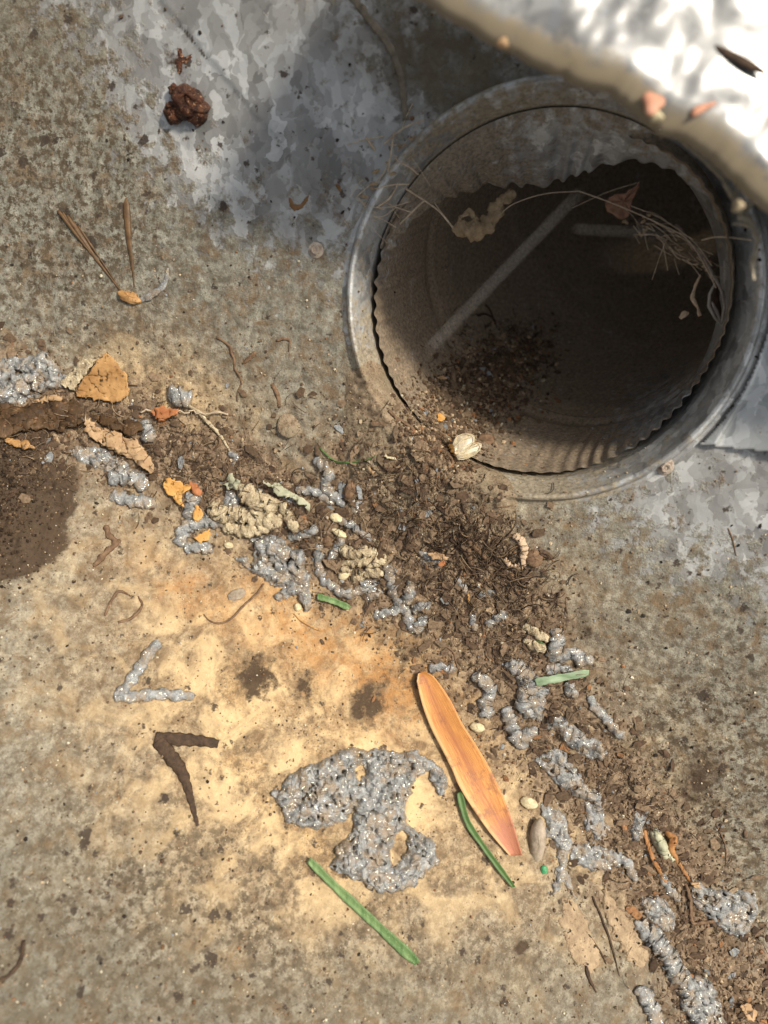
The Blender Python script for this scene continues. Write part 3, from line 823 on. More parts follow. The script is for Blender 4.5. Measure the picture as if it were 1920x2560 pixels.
# ------------------------------------------------------------------ silvery strands and clumps
SG = "silvery scaly strands and clumps"
def S(label, pts, w, **k): return strand("silvery_strand", label, "strand", pts, w, SIL, SG, jag=k.pop('jag', 3), **k)
def SC(label, poly, th, **k): return clump("silvery_clump", label, "clump", poly, th * .5, SIL, SG, **k)
vo = bpy.data.objects.new("silvery_strand", None); vo.location = drop(289, 1743)[0]; link(vo)
tag(vo, "V-shaped silver-grey twisted strand alone on the tan floor", "strand", SG)
for pts in ([(399, 1604), (372, 1636), (346, 1676), (318, 1716), (292, 1742)], [(286, 1738), (320, 1742), (380, 1736), (430, 1738), (486, 1740)]):
    strand("arm", None, None, pts, 27, SIL, parent=vo, lump=.22, twist=1100, ridge=2, lift=1.0)
SC("grey glittering triangular clump with a pointed left end above the hair-thin stem",
   [(579, 1387), (628, 1398), (640, 1375), (628, 1346), (660, 1334), (700, 1337), (732, 1375), (758, 1372), (768, 1421), (778, 1454), (781, 1519), (762, 1532), (749, 1490), (703, 1506), (684, 1493), (713, 1470), (667, 1454), (622, 1428)], .0062, rough=.75)
SC("largest silver-grey clump, left of the orange leaf",
   [(680, 1989), (732, 1927), (806, 1898), (868, 1869), (953, 1875), (1044, 1879), (1112, 1927), (1119, 1983), (1093, 1992), (1070, 1931), (1044, 1950), (1008, 2015), (1021, 2061), (1080, 2097), (1099, 2152), (1054, 2181), (1018, 2211), (953, 2227), (917, 2214), (888, 2197), (823, 2175), (842, 2119), (878, 2080), (881, 2028), (842, 2061), (758, 2077), (719, 2054)],
   .0075, rough=.85, freq=1 / 24., edge=18, holes=[[(975, 2120), (1005, 2075), (1022, 2090), (1008, 2150), (975, 2165)], [(890, 1925), (905, 1912), (915, 1935), (900, 1955)]])
for i, (pts, w, lb) in enumerate([
    ([(700, 2000), (745, 1960), (800, 1935), (850, 1915)], 34, "plump grey ridge across the upper left of the largest clump"),
    ([(730, 2050), (780, 2020), (820, 1990), (850, 1950)], 30, "second plump grey ridge on the left of the largest clump"),
    ([(962, 1885), (955, 1925), (950, 1955)], 28, "short pale upright ridge at the top of the largest clump"),
    ([(900, 2045), (900, 2090), (895, 2140), (915, 2185), (950, 2210), (1010, 2200), (1060, 2160), (1070, 2120)], 34, "hook-shaped grey ridge at the bottom of the largest clump"),
    ([(1000, 1900), (1050, 1900), (1095, 1930), (1110, 1975)], 24, "arched thin grey strand on the largest clump beside the orange leaf")]):
    S(lb, pts, w, lift=1.1)
SC("ragged lilac-grey glittering clump right of the orange leaf's middle", [(1331, 1900), (1380, 1868), (1412, 1881), (1439, 1926), (1468, 1962), (1513, 1992), (1510, 2027), (1465, 2001), (1425, 1985), (1377, 1952)], .004)
SC("forked fish-tail grey clump below the grey-tan pebble", [(1352, 2010), (1405, 2025), (1431, 2103), (1412, 2167), (1453, 2257), (1412, 2212), (1375, 2249), (1390, 2189), (1393, 2122), (1360, 2085)], .004)
SC("dark glittering clump at the right edge beside the bent orange stem", [(1722, 2197), (1786, 2223), (1883, 2227), (1894, 2279), (1853, 2354), (1786, 2309), (1733, 2264)], .005)
SC("large dark glittering clump in the bottom right corner", [(1700, 2415), (1725, 2425), (1782, 2458), (1804, 2522), (1830, 2600), (1740, 2600), (1700, 2500)], .006)
SC("oval pale grey lump left of the pale seed husk", [(1584, 2029), (1621, 2029), (1606, 2092), (1588, 2111), (1575, 2070)], .003)
SC("dark glittering lumpy clump at the left edge above the shaded soil", [(-40, 1015), (-40, 880), (20, 900), (70, 888), (120, 880), (152, 921), (162, 962), (100, 992), (58, 1012)], .006, rough=.85)
SC("low dull grey clump between the forked clump and the pale husk", [(1425, 2110), (1480, 2100), (1545, 2130), (1550, 2170), (1480, 2180), (1430, 2150)], .0028)
SC("lilac glittering clump just above the ragged clump", [(1395, 1815), (1440, 1815), (1495, 1850), (1525, 1885), (1500, 1905), (1450, 1890), (1405, 1850)], .0035)
SC("small glittering grey clump beneath the dark fibres, right of the tan braids", [(1035, 1378), (1070, 1372), (1105, 1400), (1095, 1425), (1055, 1412)], .003)
SC("grey clump under the pale green flake in the debris", [(560, 1222), (590, 1228), (606, 1262), (590, 1280), (560, 1262)], .004)
SC("grey smear of scales below the brown leaf at the left", [(170, 1120), (230, 1112), (320, 1150), (330, 1185), (260, 1180), (190, 1150)], .003)
for pts, w, lb in [
    ([(1595, 2301), (1625, 2335), (1655, 2372), (1692, 2436), (1730, 2503), (1750, 2570)], 40, "longest thick grey strand running into the bottom right corner"),
    ([(1599, 2466), (1620, 2510), (1650, 2565)], 36, "short thick grey strand at the bottom edge left of the corner clump"),
    ([(1181, 1686), (1224, 1712), (1212, 1760), (1220, 1792)], 34, "grey strand bent like a hook right of the orange leaf's top"),
    ([(1266, 1650), (1302, 1676), (1331, 1708), (1308, 1740), (1321, 1796)], 34, "grey curved strand ending left of the pale green grass piece"),
    ([(1263, 1767), (1282, 1822), (1297, 1850), (1341, 1822)], 34, "J-shaped grey strand below the curved one, right of the leaf"),
    ([(1419, 1702), (1426, 1722), (1437, 1742)], 20, "tiny grey stub just below the pale green grass piece"),
    ([(1474, 1741), (1513, 1799), (1565, 1848)], 22, "thin slanting grey strand by the speckled right wall"),
    ([(970, 1414), (981, 1470), (1003, 1522)], 24, "upper left arm of the star of grey strands"),
    ([(1038, 1455), (1018, 1496), (1004, 1530)], 24, "upper right arm of the star of grey strands"),
    ([(934, 1537), (970, 1530), (1006, 1520)], 22, "left arm of the star of grey strands"),
    ([(1010, 1520), (1028, 1568), (1045, 1566), (1066, 1541)], 24, "lower hooked arm of the star of grey strands"),
    ([(1029, 1524), (1050, 1514), (1074, 1514)], 20, "right arm of the star of grey strands"),
    ([(1139, 1453), (1152, 1458), (1165, 1482)], 15, "thin comma-shaped grey scrap under the dark fibre tuft"),
    ([(1192, 1493), (1212, 1486), (1236, 1479)], 18, "small grey stub with a dark left end beside the yellow stem"),
    ([(1182, 1534), (1184, 1556), (1185, 1580)], 18, "upright faint grey scrap in the middle of the silt"),
    ([(1214, 1562), (1240, 1548), (1268, 1532)], 26, "slanting grey stub right of the upright scrap"),
    ([(1074, 1671), (1105, 1668), (1140, 1672)], 20, "small level grey stub at the upper tip of the orange leaf"),
    ([(1394, 1566), (1388, 1610), (1377, 1652)], 27, "upright grey strand standing in the dark hollow at the right"),
    ([(1398, 1652), (1430, 1628), (1450, 1650), (1484, 1650)], 28, "knotted grey strand just above the pale green grass piece"),
    ([(1360, 1668), (1410, 1674), (1440, 1690)], 20, "low grey strand under the left end of the pale green grass piece"),
    ([(798, 1363), (800, 1400), (807, 1441), (843, 1473), (892, 1480), (921, 1454)], 25, "U-shaped grey strand round the tan braids"),
    ([(856, 1346), (840, 1370), (824, 1402)], 20, "short grey strand crossing the top of the U-shaped one"),
    ([(846, 1301), (890, 1318), (928, 1352)], 18, "narrow grey strand right of the two pale seeds"),
    ([(723, 1342), (760, 1334), (794, 1320)], 20, "short level grey strand above the triangular clump"),
    ([(453, 1365), (462, 1330), (511, 1302), (566, 1307)], 30, "arched grey strand left of the triangular clump"),
    ([(482, 1239), (480, 1270), (470, 1300)], 25, "upright grey strand beside the yellow leaf scrap"),
    ([(462, 1366), (500, 1368), (534, 1378)], 27, "level grey strand below the arched one"),
    ([(788, 1148), (820, 1180), (817, 1220), (863, 1261)], 24, "zigzag grey strand at the foot of the wall below the outlet"),
    ([(740, 1225), (790, 1232), (840, 1258)], 22, "grey strand beside the long pale green flake"),
    ([(362, 1048), (372, 1075), (376, 1105)], 28, "upright grey lump right of the lower brown leaf"),
    ([(428, 985), (455, 990), (482, 1002)], 34, "glossy grey lump beside the orange leaf scrap"),
    ([(574, 1128), (590, 1145), (588, 1170)], 15, "thin pale grey strand at the end of the forked root"),
    ([(275, 1200), (320, 1190), (376, 1216)], 34, "dull grey strand left of the yellow leaf scrap"),
    ([(280, 1240), (330, 1250), (390, 1262)], 26, "lower dull grey strand at the edge of the tan floor"),
    ([(1500, 2130), (1560, 2150), (1590, 2200)], 22, "faint grey strand below the pale husk"),
    ([(1650, 2180), (1665, 2215), (1700, 2250)], 18, "thin grey strand under the bent orange stem"),
    ([(1340, 1740), (1350, 1770), (1345, 1800)], 20, "small upright grey strand under the grass piece's left end"),
    ]:
    S(lb, pts, w * random.uniform(.95, 1.25), lift=.75)

SC("flat grey smear of scales at the lower right, left of the bent stem", [(1600, 2240), (1650, 2230), (1690, 2290), (1680, 2340), (1640, 2320), (1605, 2280)], .003)
SC("flat grey smear of scales below the dark hollow at the right", [(1290, 1690), (1330, 1680), (1370, 1720), (1360, 1790), (1320, 1800), (1300, 1750)], .0035)
SC("flat grey smear above the lilac clumps, right of the J-shaped strand", [(1360, 1790), (1400, 1780), (1430, 1810), (1400, 1830), (1370, 1820)], .0025)
SC("grey smear on the silt between the ragged clump and the forked clump", [(1460, 2000), (1510, 2020), (1530, 2080), (1490, 2100), (1455, 2060)], .0025)
SC("grey smear between the star of strands and the U-shaped strand", [(890, 1440), (940, 1450), (960, 1490), (920, 1500), (895, 1475)], .003)
SC("grey smear in the debris right of the zigzag strand", [(870, 1240), (905, 1250), (900, 1290), (870, 1285)], .0025)

# tan braided scale sprigs
TG = "tan scaly sprigs"
def T_(label, pts, w, **k): return strand("tan_sprig", label, "sprig", pts, w, TAN, TG, lump=.26, twist=1500, lift=1.3, **k)
T_("tan braided sprig with a pale blunt left end below the two seeds", [(853, 1431), (882, 1408), (925, 1402), (968, 1408)], 30)
T_("tan braided sprig curving above the blunt-ended one", [(853, 1370), (880, 1382), (925, 1380), (970, 1390)], 28)
T_("lowest of the stacked tan braided sprigs", [(880, 1448), (920, 1430), (960, 1432)], 24)
T_("broad pale tan sprig above the triangular clump", [(527, 1270), (570, 1285), (630, 1290), (706, 1302)], 42)
T_("second pale tan sprig beneath the broad one", [(560, 1318), (610, 1325), (680, 1316)], 32)
T_("knobbly tan sprig hanging down beside the small red scrap", [(708, 1255), (722, 1290), (745, 1330)], 26)
T_("wide tan scaly patch under the long pale green flake", [(610, 1226), (640, 1245), (690, 1270)], 46)
T_("short tan sprig left of the upright grey strand in the hollow", [(1310, 1562), (1340, 1580), (1372, 1600)], 22)
T_("second short tan sprig in the dark hollow, under a dark stalk", [(1312, 1595), (1335, 1612), (1362, 1625)], 22)

def pebble(name, label, cat, px, py, rx, ry, hz, mat, rot=0, group=None, lump=.22, seed=0, flat=False, parent=None, lift=.4):
    p, nn = drop(px, py); k = (H - p.z) / H * U
    nu, nv = 28, 18; V_ = []
    c, s = math.cos(R(rot)), math.sin(R(rot))
    for i in range(nv):
        ph = math.pi * i / (nv - 1)
        for j in range(nu):
            th = 2 * math.pi * j / nu
            m = 1 + lump * 2 * (float(fbm(np.array(math.cos(th) * 1.3 + seed + 7), np.array(math.sin(th) * 1.3 + math.cos(ph) * 1.5 + seed + 3), 1.4, 3)) - .5)
            x, y, z = math.sin(ph) * math.cos(th) * rx * k * m, math.sin(ph) * math.sin(th) * ry * k * m, math.cos(ph) * hz * m
            V_.append((p.x + nn.x * lift * hz + x * c + y * s, p.y + nn.y * lift * hz - x * s + y * c, p.z + lift * hz + z))
    i = np.arange(nu * nv).reshape(nv, nu); i2 = np.hstack([i, i[:, :1]])
    Fq = np.stack([i2[:-1, :-1], i2[1:, :-1], i2[1:, 1:], i2[:-1, 1:]], -1).reshape(-1, 4)
    o = mesh(name, V_, Fq, mat, parent)
    return tag(o, label, cat, group) if parent is None else o
pebble("pale_seed", "pale yellow seed at the top of the narrow grey strand", "seed", 841, 1294, 17, 11, .0016, PALE, 20, "pale yellow seeds", seed=1)
pebble("pale_seed", "long pale yellow seed just below the topmost seed", "seed", 848, 1332, 21, 9, .0016, PALE, 30, "pale yellow seeds", seed=2)
pebble("pale_seed", "pale yellow blunt seed at the left end of the tan braids", "seed", 860, 1438, 17, 12, .0018, PALE, -40, "pale yellow seeds", seed=3)
pebble("pale_seed", "pale yellow seed at the tip of the triangular grey clump", "seed", 572, 1364, 13, 8, .0014, PALE, 10, "pale yellow seeds", seed=4)
pebble("pale_seed", "small pale seed under the grass piece by the triangular clump", "seed", 744, 1518, 10, 9, .0012, PALE, 60, "pale yellow seeds", seed=5)
pebble("pale_stone", "cream coloured stone right of the orange leaf, above the long pebble", "stone", 1322, 2006, 22, 14, .002, PALE, 20, seed=6)
pebble("pale_stone", "pale tan stone in the dark silt right of the orange leaf's top", "stone", 1192, 1818, 18, 12, .002, PALE, 10, seed=9)
pebble("long_pebble", "long rounded grey-tan pebble standing beside the leaf tip", "pebble", 1341, 2100, 21, 56, .0035, PEBM, 5, seed=7, lump=.1)
pebble("green_speck", "tiny round bright green speck right of the leaf tip", "speck", 1359, 2175, 9, 11, .0009, GDOT, 0, seed=8)
pebble("seed_disc", "round brown seed disc pressed into the silt below the wall", "seed", 722, 1063, 30, 32, .0011, SILT, 0, seed=10, lump=.1)
pebble("seed_disc", "brown oval seed between the pale seeds and the U-shaped strand", "seed", 822, 1352, 16, 21, .0016, BROWN, 0, seed=11, lump=.1)
pebble("seed_disc", "flat rust-brown seed beside the winged insect", "seed", 1214, 1102, 22, 16, .0010, BROWN, 0, seed=12)
pebble("seed_disc", "brown oval seed at the right end of the zigzag grey strand", "seed", 876, 1226, 13, 23, .0014, BROWN, 15, seed=13, lump=.1)
pebble("silt_lump", "brown lump between curled larva and grey wall", "lump", 1335, 1395, 22, 22, .0016, BROWN, 0, seed=14, lump=.15)
pebble("dark_seed", "small oval grey-brown seed left of the hair-thin stem", "seed", 590, 1488, 25, 14, .0012, PEBM, -20, seed=15)

# rust nugget on the wall
nug = bpy.data.objects.new("rust_nugget", None); nug.location = drop(468, 264)[0]; link(nug)
tag(nug, "dark crusty red-brown nugget stuck on the bright upper left wall", "nugget")
pebble("crust", None, None, 480, 262, 46, 36, .0055, NUG, 30, parent=nug, lump=.45, seed=21)
pebble("crust", None, None, 438, 286, 26, 24, .0040, NUG, 0, parent=nug, lump=.4, seed=22)
pebble("crust", None, None, 440, 230, 15, 14, .0030, NUG, 0, parent=nug, lump=.4, seed=23)
pebble("crust", None, None, 497, 292, 24, 20, .0042, NUG, 0, parent=nug, lump=.4, seed=24)
clump("rust_flake", "small dark red rust patch above the crusty nugget", "rust patch", [(438, 150), (446, 120), (456, 118), (462, 140), (480, 132), (478, 150), (460, 160), (452, 190), (442, 180)], .0006, NUG, rough=.5, jag=8)
clump("rust_flake", "chevron-shaped brown flake on the grey wall left of the collar", "flake", [(719, 490), (727, 494), (736, 508), (749, 508), (761, 494), (777, 481), (770, 505), (757, 521), (734, 531), (722, 515)], .0006, RUSTF, rough=.3, jag=3, stepx=2.2)
clump("rust_flake", "small brown flake at the end of a thread beside the collar rim", "flake", [(832, 458), (850, 462), (857, 478), (850, 484), (842, 470)], .0006, RUSTF, rough=.3, jag=3, stepx=2.2)

# screws
def screw(label, px, py, r):
    p, nn = drop(px, py); o = bpy.data.objects.new("screw", None); o.location = p; link(o)
    tag(o, label, "screw", "rusty sheet-metal screws")
    k = (H - p.z) / H * U * r
    q = nn.to_track_quat('Z', 'Y').to_matrix()
    def lathe(name, prof, n, mat):
        V_ = []
        for (rr_, zz) in prof:
            for j in range(n):
                a_ = 2 * math.pi * j / n; V_.append(p + q @ Vector((rr_ * k * math.cos(a_), rr_ * k * math.sin(a_), zz * k)))
        i = np.arange(n * len(prof)).reshape(len(prof), n); i2 = np.hstack([i, i[:, :1]])
        fq = np.stack([i2[:-1, :-1], i2[:-1, 1:], i2[1:, 1:], i2[1:, :-1]], -1).reshape(-1, 4).tolist()
        fq.append(tuple(i[-1].tolist()))
        return mesh(name, [tuple(v) for v in V_], fq, mat, o, smooth=False)
    lathe("washer", [(1.0, -.05), (1.02, .06), (.95, .12), (.62, .16)], 28, SCREWM)
    lathe("hex_head", [(.62, .12), (.62, .55), (.52, .66), (.30, .60), (.26, .5)], 6, SCREWM)
screw("screw head in the grey wall left of the outlet collar", 790, 626, 19)
screw("rust-stained screw head below right of the outlet collar", 1662, 1166, 22)

# ------------------------------------------------------------------ leaves and flakes
def flake(label, poly, mat, name="leaf_scrap", cat="leaf scrap", lift=.0016, jag=3, **k):
    return clump(name, label, cat, poly, lift, mat, flatleaf=True, jag=jag, stepx=k.pop('stepx', 3.5), **k)
bl = bpy.data.objects.new("brown_leaf", None); bl.location = drop(260, 950)[0]; link(bl)
tag(bl, "triangular orange-brown dead leaf with dark veins at the left of the debris", "leaf")
clump("leaf_blade", None, None, [(191, 988), (225, 935), (249, 905), (275, 878), (295, 909), (324, 935), (333, 979), (315, 1000), (289, 1013), (217, 1003)], .0028, LEAFB, flatleaf=True, jag=3, stepx=3.5, parent=bl)
clump("leaf_blade", None, None, [(152, 965), (185, 925), (217, 896), (246, 906), (225, 932), (191, 984)], .0026, TAN, flatleaf=True, jag=3, stepx=3.5, parent=bl)
for pts, w in (([(190, 990), (235, 920), (272, 882)], 9), ([(200, 998), (260, 972), (300, 962), (345, 964)], 5), ([(156, 962), (185, 925), (215, 900)], 4)):
    strand("vein", None, None, pts, w, DARK, parent=bl, lump=0, sides=6, lift=4.2, taper=[1, .6], dens=.001)
flake("light brown lower leaf lobe pointing down to the right from the stalk knot", [(214, 1082), (220, 1040), (249, 1071), (300, 1080), (345, 1098), (373, 1138), (390, 1165), (385, 1185), (330, 1150), (260, 1115)], LEAFL, "brown_leaf", "leaf", .0028)
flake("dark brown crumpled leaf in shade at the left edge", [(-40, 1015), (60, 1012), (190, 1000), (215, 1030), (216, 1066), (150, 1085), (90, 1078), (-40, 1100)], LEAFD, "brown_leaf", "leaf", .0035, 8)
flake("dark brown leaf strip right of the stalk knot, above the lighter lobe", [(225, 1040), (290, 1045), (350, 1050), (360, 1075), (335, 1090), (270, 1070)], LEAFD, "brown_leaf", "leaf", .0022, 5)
flake("small orange-brown leaf scrap on the shaded soil at the left edge", [(12, 1098), (50, 1104), (86, 1112), (88, 1124), (50, 1124), (20, 1112)], LEAFB, lift=.003)
flake("long pinkish leaf sliver leading into the stalk knot", [(88, 1000), (100, 992), (165, 998), (170, 1006), (110, 1010)], LEAFL, lift=.0045)
flake("bright yellow-orange torn leaf scrap among grey strands", [(406, 1206), (420, 1197), (435, 1194), (487, 1217), (466, 1235), (461, 1272), (450, 1265), (438, 1252), (418, 1232)], LEAFY, lift=.003)
flake("small yellow leaf scrap just below the torn one", [(487, 1287), (492, 1265), (498, 1261), (512, 1286), (500, 1300), (487, 1303)], LEAFY, lift=.003)
flake("ochre leaf scrap inside the arched grey strand", [(482, 1345), (505, 1330), (527, 1322), (530, 1338), (520, 1356), (501, 1358)], LEAFY, lift=.002)
flake("orange-red leaf scrap pierced by a pale needle", [(379, 1031), (390, 1022), (405, 1019), (451, 1025), (452, 1040), (425, 1048), (411, 1060)], RED, lift=.0035)
flake("dark reddish leaf scrap behind the yellow torn one", [(470, 1202), (500, 1208), (512, 1232), (498, 1242), (480, 1225)], RED, lift=.002)
flake("long pale green flake tapering down to the right", [(655, 1203), (672, 1200), (690, 1206), (747, 1238), (782, 1270), (775, 1276), (741, 1254), (700, 1236)], MOSS, "green_flake", "flake", .0034)
flake("fuzzy pale green scale leaf in the debris", [(572, 1190), (590, 1186), (605, 1205), (600, 1222), (572, 1226), (564, 1210)], MOSS, "green_flake", "flake", .003, 6)
flake("tiny pink diamond leaf scrap on the silt", [(917, 1162), (925, 1165), (938, 1178), (934, 1188), (923, 1180)], LEAFL, stepx=2.2, lift=.0018)
flake("orange-tan wood chip beside the dark fibre tuft", [(1065, 1374), (1080, 1376), (1125, 1390), (1118, 1398), (1085, 1396)], LEAFL, "wood_chip", "chip", .003)
flake("small rust-red chip touching the orange-tan chip", [(1092, 1398), (1116, 1394), (1114, 1404), (1096, 1411)], RED, "wood_chip", "chip", .0034, stepx=2.5)
flake("orange chip in the pipe mouth debris", [(1088, 1040), (1098, 1034), (1112, 1048), (1100, 1060), (1088, 1055)], LEAFY, "wood_chip", "chip", .0015, stepx=2.5)
flake("pale pink chip at the left of the pipe mouth debris", [(1084, 945), (1100, 942), (1116, 946), (1112, 955), (1092, 953)], LEAFL, "wood_chip", "chip", .0015, stepx=2.5)
flake("pale yellowish chip left of the pipe mouth twig", [(958, 1136), (975, 1140), (992, 1146), (990, 1152), (970, 1149)], PALE, "wood_chip", "chip", .0018, stepx=2.5)
FADE = organic("faded_leaf", (.27, .19, .115), (.50, .37, .23), 190, .75, .8, speck=(.14, .09, .05), bd=.0007)
clump("brown_leaf", "broad faded tan leaf scrap between dark roots at the bottom right", "leaf", [(1500, 2205), (1530, 2240), (1575, 2290), (1600, 2335), (1622, 2400), (1605, 2425), (1570, 2400), (1530, 2345), (1508, 2290)], .0011, FADE, rough=.25, jag=12, edge=10)
clump("brown_leaf", "fainter faded leaf scrap left of the broad faded one", "leaf", [(1395, 2240), (1435, 2250), (1475, 2320), (1505, 2400), (1480, 2430), (1430, 2400), (1400, 2320)], .0008, FADE, rough=.25, jag=14, edge=10)
flake("small pinkish leaf scrap in the bottom right corner", [(1848, 2510), (1862, 2500), (1892, 2528), (1885, 2550), (1862, 2548)], LEAFL, lift=.0015)
flake("pinkish flake at the left of the dark corner clump", [(1716, 2198), (1738, 2198), (1745, 2215), (1722, 2218)], LEAFL, lift=.003, stepx=2.5)

# pale husk with the orange stems
hs = bpy.data.objects.new("seed_husk", None); hs.location = drop(1650, 2110)[0]; link(hs)
tag(hs, "pale oval seed husk held between two thin orange stems", "seed husk")
clump("husk", None, None, [(1622, 2076), (1640, 2068), (1665, 2100), (1690, 2150), (1680, 2158), (1655, 2148), (1632, 2112)], .0028, MOSS, jag=2, rough=.15, parent=hs)
strand("stem", None, None, [(1611, 2075), (1614, 2100), (1628, 2140), (1655, 2190), (1677, 2236)], 12, ORTWIG, parent=hs, lump=.1, sides=7, lift=2, taper=[.6, 1, 1, .5], dens=.001)
strand("stem", None, None, [(1666, 2076), (1680, 2095), (1672, 2110), (1692, 2150), (1722, 2200)], 12, ORTWIG, parent=hs, lump=.1, sides=7, lift=2.4, taper=[.8, 2.0, 1, .6], dens=.001)
strand("bent_sprig", "thin red-brown stem bent at a right angle by the dark corner clump", "stem", [(1712, 2205), (1722, 2250), (1727, 2300), (1770, 2300), (1825, 2290)], 9, BROWN, lump=.1, sides=7, lift=4, dens=.001)

# twigs, stems, roots
def tw(label, pts, w, mat=BROWN, name="twig", cat="twig", group=None, **k):
    k.setdefault('lump', .15); k.setdefault('sides', 7); k.setdefault('lift', 1.6); k.setdefault('taper', [.8, 1, .9, .4]); k.setdefault('dens', .0009)
    return strand(name, label, cat, pts, w, mat, group, **k)
ty = bpy.data.objects.new("forked_twig", None); ty.location = drop(289, 1355)[0]; link(ty)
tag(ty, "small dark forked twig on the tan floor below the shaded soil", "twig")
strand("stem", None, None, [(264, 1313), (272, 1338), (289, 1357), (262, 1385), (232, 1419)], 15, BROWN, parent=ty, lump=.3, sides=7, dens=.0009)
strand("side_shoot", None, None, [(286, 1358), (303, 1352)], 11, BROWN, parent=ty, lump=.2, sides=6, dens=.001)
ch = bpy.data.objects.new("shadow_strips", None); ch.location = drop(400, 1860)[0]; link(ch)  # soft cast shadow built as two flat dark strips
tag(ch, "flat dark strips standing in for a 7-shaped soft shadow on the tan floor", "twig")
strand("stem", None, None, [(388, 1845), (440, 1848), (500, 1852), (546, 1860)], 30, DARK, parent=ch, lump=.08, sides=10, flat=.25, lift=.8, taper=[1, 1.1, .9, .7])  # first flat strip of the 7-shaped soft shadow
strand("stem", None, None, [(396, 1850), (425, 1890), (452, 1925), (474, 1985), (497, 2082)], 34, DARK, parent=ch, lump=.08, sides=10, flat=.25, lift=.8, taper=[1, 1.1, .9, .55, .2])  # second flat strip of the 7-shaped soft shadow
tw("hair-thin curved stem hanging below the triangular grey clump", [(660, 1459), (640, 1486), (613, 1511), (580, 1545), (550, 1558), (525, 1552), (509, 1535)], 6, BROWN, "curved_hair", "hair", lump=0, lift=2.5)
tw("pale forked root running down through the debris", [(429, 983), (465, 1005), (498, 1029), (520, 1052), (539, 1073), (560, 1100), (574, 1128)], 11, TAN, "root", "root", lift=3)
tw("thin dark root curling under the pale forked one", [(520, 1060), (545, 1085), (550, 1110), (528, 1130)], 8, BROWN, "root", "root", lift=2)
tw("very thin straight silvery needle through the orange-red leaf scrap", [(353, 1027), (420, 1029), (500, 1032), (575, 1034)], 4, WEBT, "pale_needle", "needle", lump=0, lift=14, taper=[1, 1])
tw("thin green stem arching at the foot of the wall", [(798, 1118), (833, 1150), (870, 1156), (914, 1150), (940, 1140)], 6, GREEND, "green_tendril", "tendril", lump=0, lift=2)
tw("dark twig leaning over the collar rim into the pipe", [(968, 1026), (990, 1048), (1005, 1056), (1035, 1078), (1066, 1108)], 9, BROWN, lift=2.5)
tw("short upright side twig under the leaning one", [(992, 1052), (993, 1078), (990, 1092)], 6, BROWN, lift=2)
tw("arched brown stalk left of the winged insect", [(1072, 1126), (1100, 1126), (1122, 1142), (1130, 1160), (1116, 1172)], 8, BROWN, "curled_stalk", "stalk", lift=3)
tw("loop of dark stalk touching the winged insect's wing", [(1128, 1150), (1114, 1125), (1124, 1108), (1150, 1095), (1170, 1086)], 6, DARK, "curled_stalk", "stalk", lift=5)
tw("dark hooked bristle farthest into the pipe", [(1191, 790), (1210, 786), (1232, 798), (1242, 822)], 6, DARK, "bristle", "bristle", lift=2.5, lump=0)
tw("dark straight bristle rising from the heap in the pipe", [(1212, 762), (1225, 780), (1236, 812)], 6, DARK, "bristle", "bristle", lift=2.5, lump=0)
tw("small dark angled bristle right of the hooked one", [(1268, 830), (1282, 820), (1284, 836)], 5, DARK, "bristle", "bristle", lift=2.5, lump=0)
tw("short dark bristle pointing up to the right in the pipe", [(1322, 852), (1334, 842), (1344, 832)], 5, DARK, "bristle", "bristle", lift=2.5, lump=0)
tw("lone dark bristle at the right edge of the pipe heap", [(1350, 862), (1358, 856), (1366, 853)], 5, DARK, "bristle", "bristle", lift=2.5, lump=0)
tw("short curved dark stick under the round green-brown seed", [(862, 1262), (876, 1245), (888, 1228)], 6, DARK, lift=2)
tw("thin black two-part sliver below the pink leaf scrap", [(922, 1232), (930, 1248), (945, 1275), (950, 1284)], 6, DARK, "dark_sliver", "sliver", lift=2, lump=0)
tw("curved black bristle below the pipe rim, right of the pale fluff", [(1155, 1250), (1160, 1272), (1172, 1296), (1185, 1310)], 8, DARK, "bristle", "bristle", lift=2.5)
tw("thick black bent stalk above the curled larva", [(1127, 1348), (1145, 1362), (1160, 1375), (1172, 1400), (1185, 1432), (1200, 1450), (1212, 1476)], 9, DARK, "bent_stalk", "stalk", lift=3)
tw("long arched black stalk over the bent one", [(1100, 1368), (1118, 1342), (1142, 1332), (1165, 1342), (1182, 1360)], 7, DARK, "bent_stalk", "stalk", lift=3.5)
tw("brown fibrous stalk left of the curled larva", [(1168, 1350), (1195, 1372), (1225, 1402), (1260, 1420)], 12, BROWN, "bent_stalk", "stalk", lift=2)
tw("second brown fibrous stalk running down to the silt", [(1170, 1365), (1176, 1400), (1180, 1440)], 12, BROWN, "bent_stalk", "stalk", lift=2)
tw("thin dark stick slanting left below the grey smear", [(1095, 1432), (1075, 1455), (1050, 1472)], 5, DARK, lift=2.5)
tw("thin yellow stem beside the small dark-ended stub", [(1170, 1485), (1172, 1500), (1180, 1514)], 5, LEAFY, "yellow_tendril", "tendril", lump=0, lift=3)
tw("olive stalk lying under the tan sprigs in the hollow", [(1335, 1592), (1352, 1605), (1368, 1620)], 10, GREEND, "olive_stalk", "stalk", lift=2)
tw("long thin brown root slanting down the silt at mid right", [(1345, 1760), (1375, 1800), (1408, 1842)], 5, BROWN, "root", "root", lift=3, lump=0)
tw("thin red-brown root above the leaf tip", [(1082, 1580), (1100, 1605), (1132, 1628), (1140, 1655), (1150, 1680)], 5, BROWN, "root", "root", lift=2.5, lump=0)
tw("dark thin stalk beside the upright faint scrap", [(1206, 1525), (1208, 1570), (1214, 1625)], 5, BROWN, "root", "root", lift=2, lump=0)
tw("dark line of root left of the flat tan leaf at the bottom", [(1480, 2240), (1510, 2310), (1530, 2370), (1548, 2440)], 6, DARK, "root", "root", lift=2, lump=0)
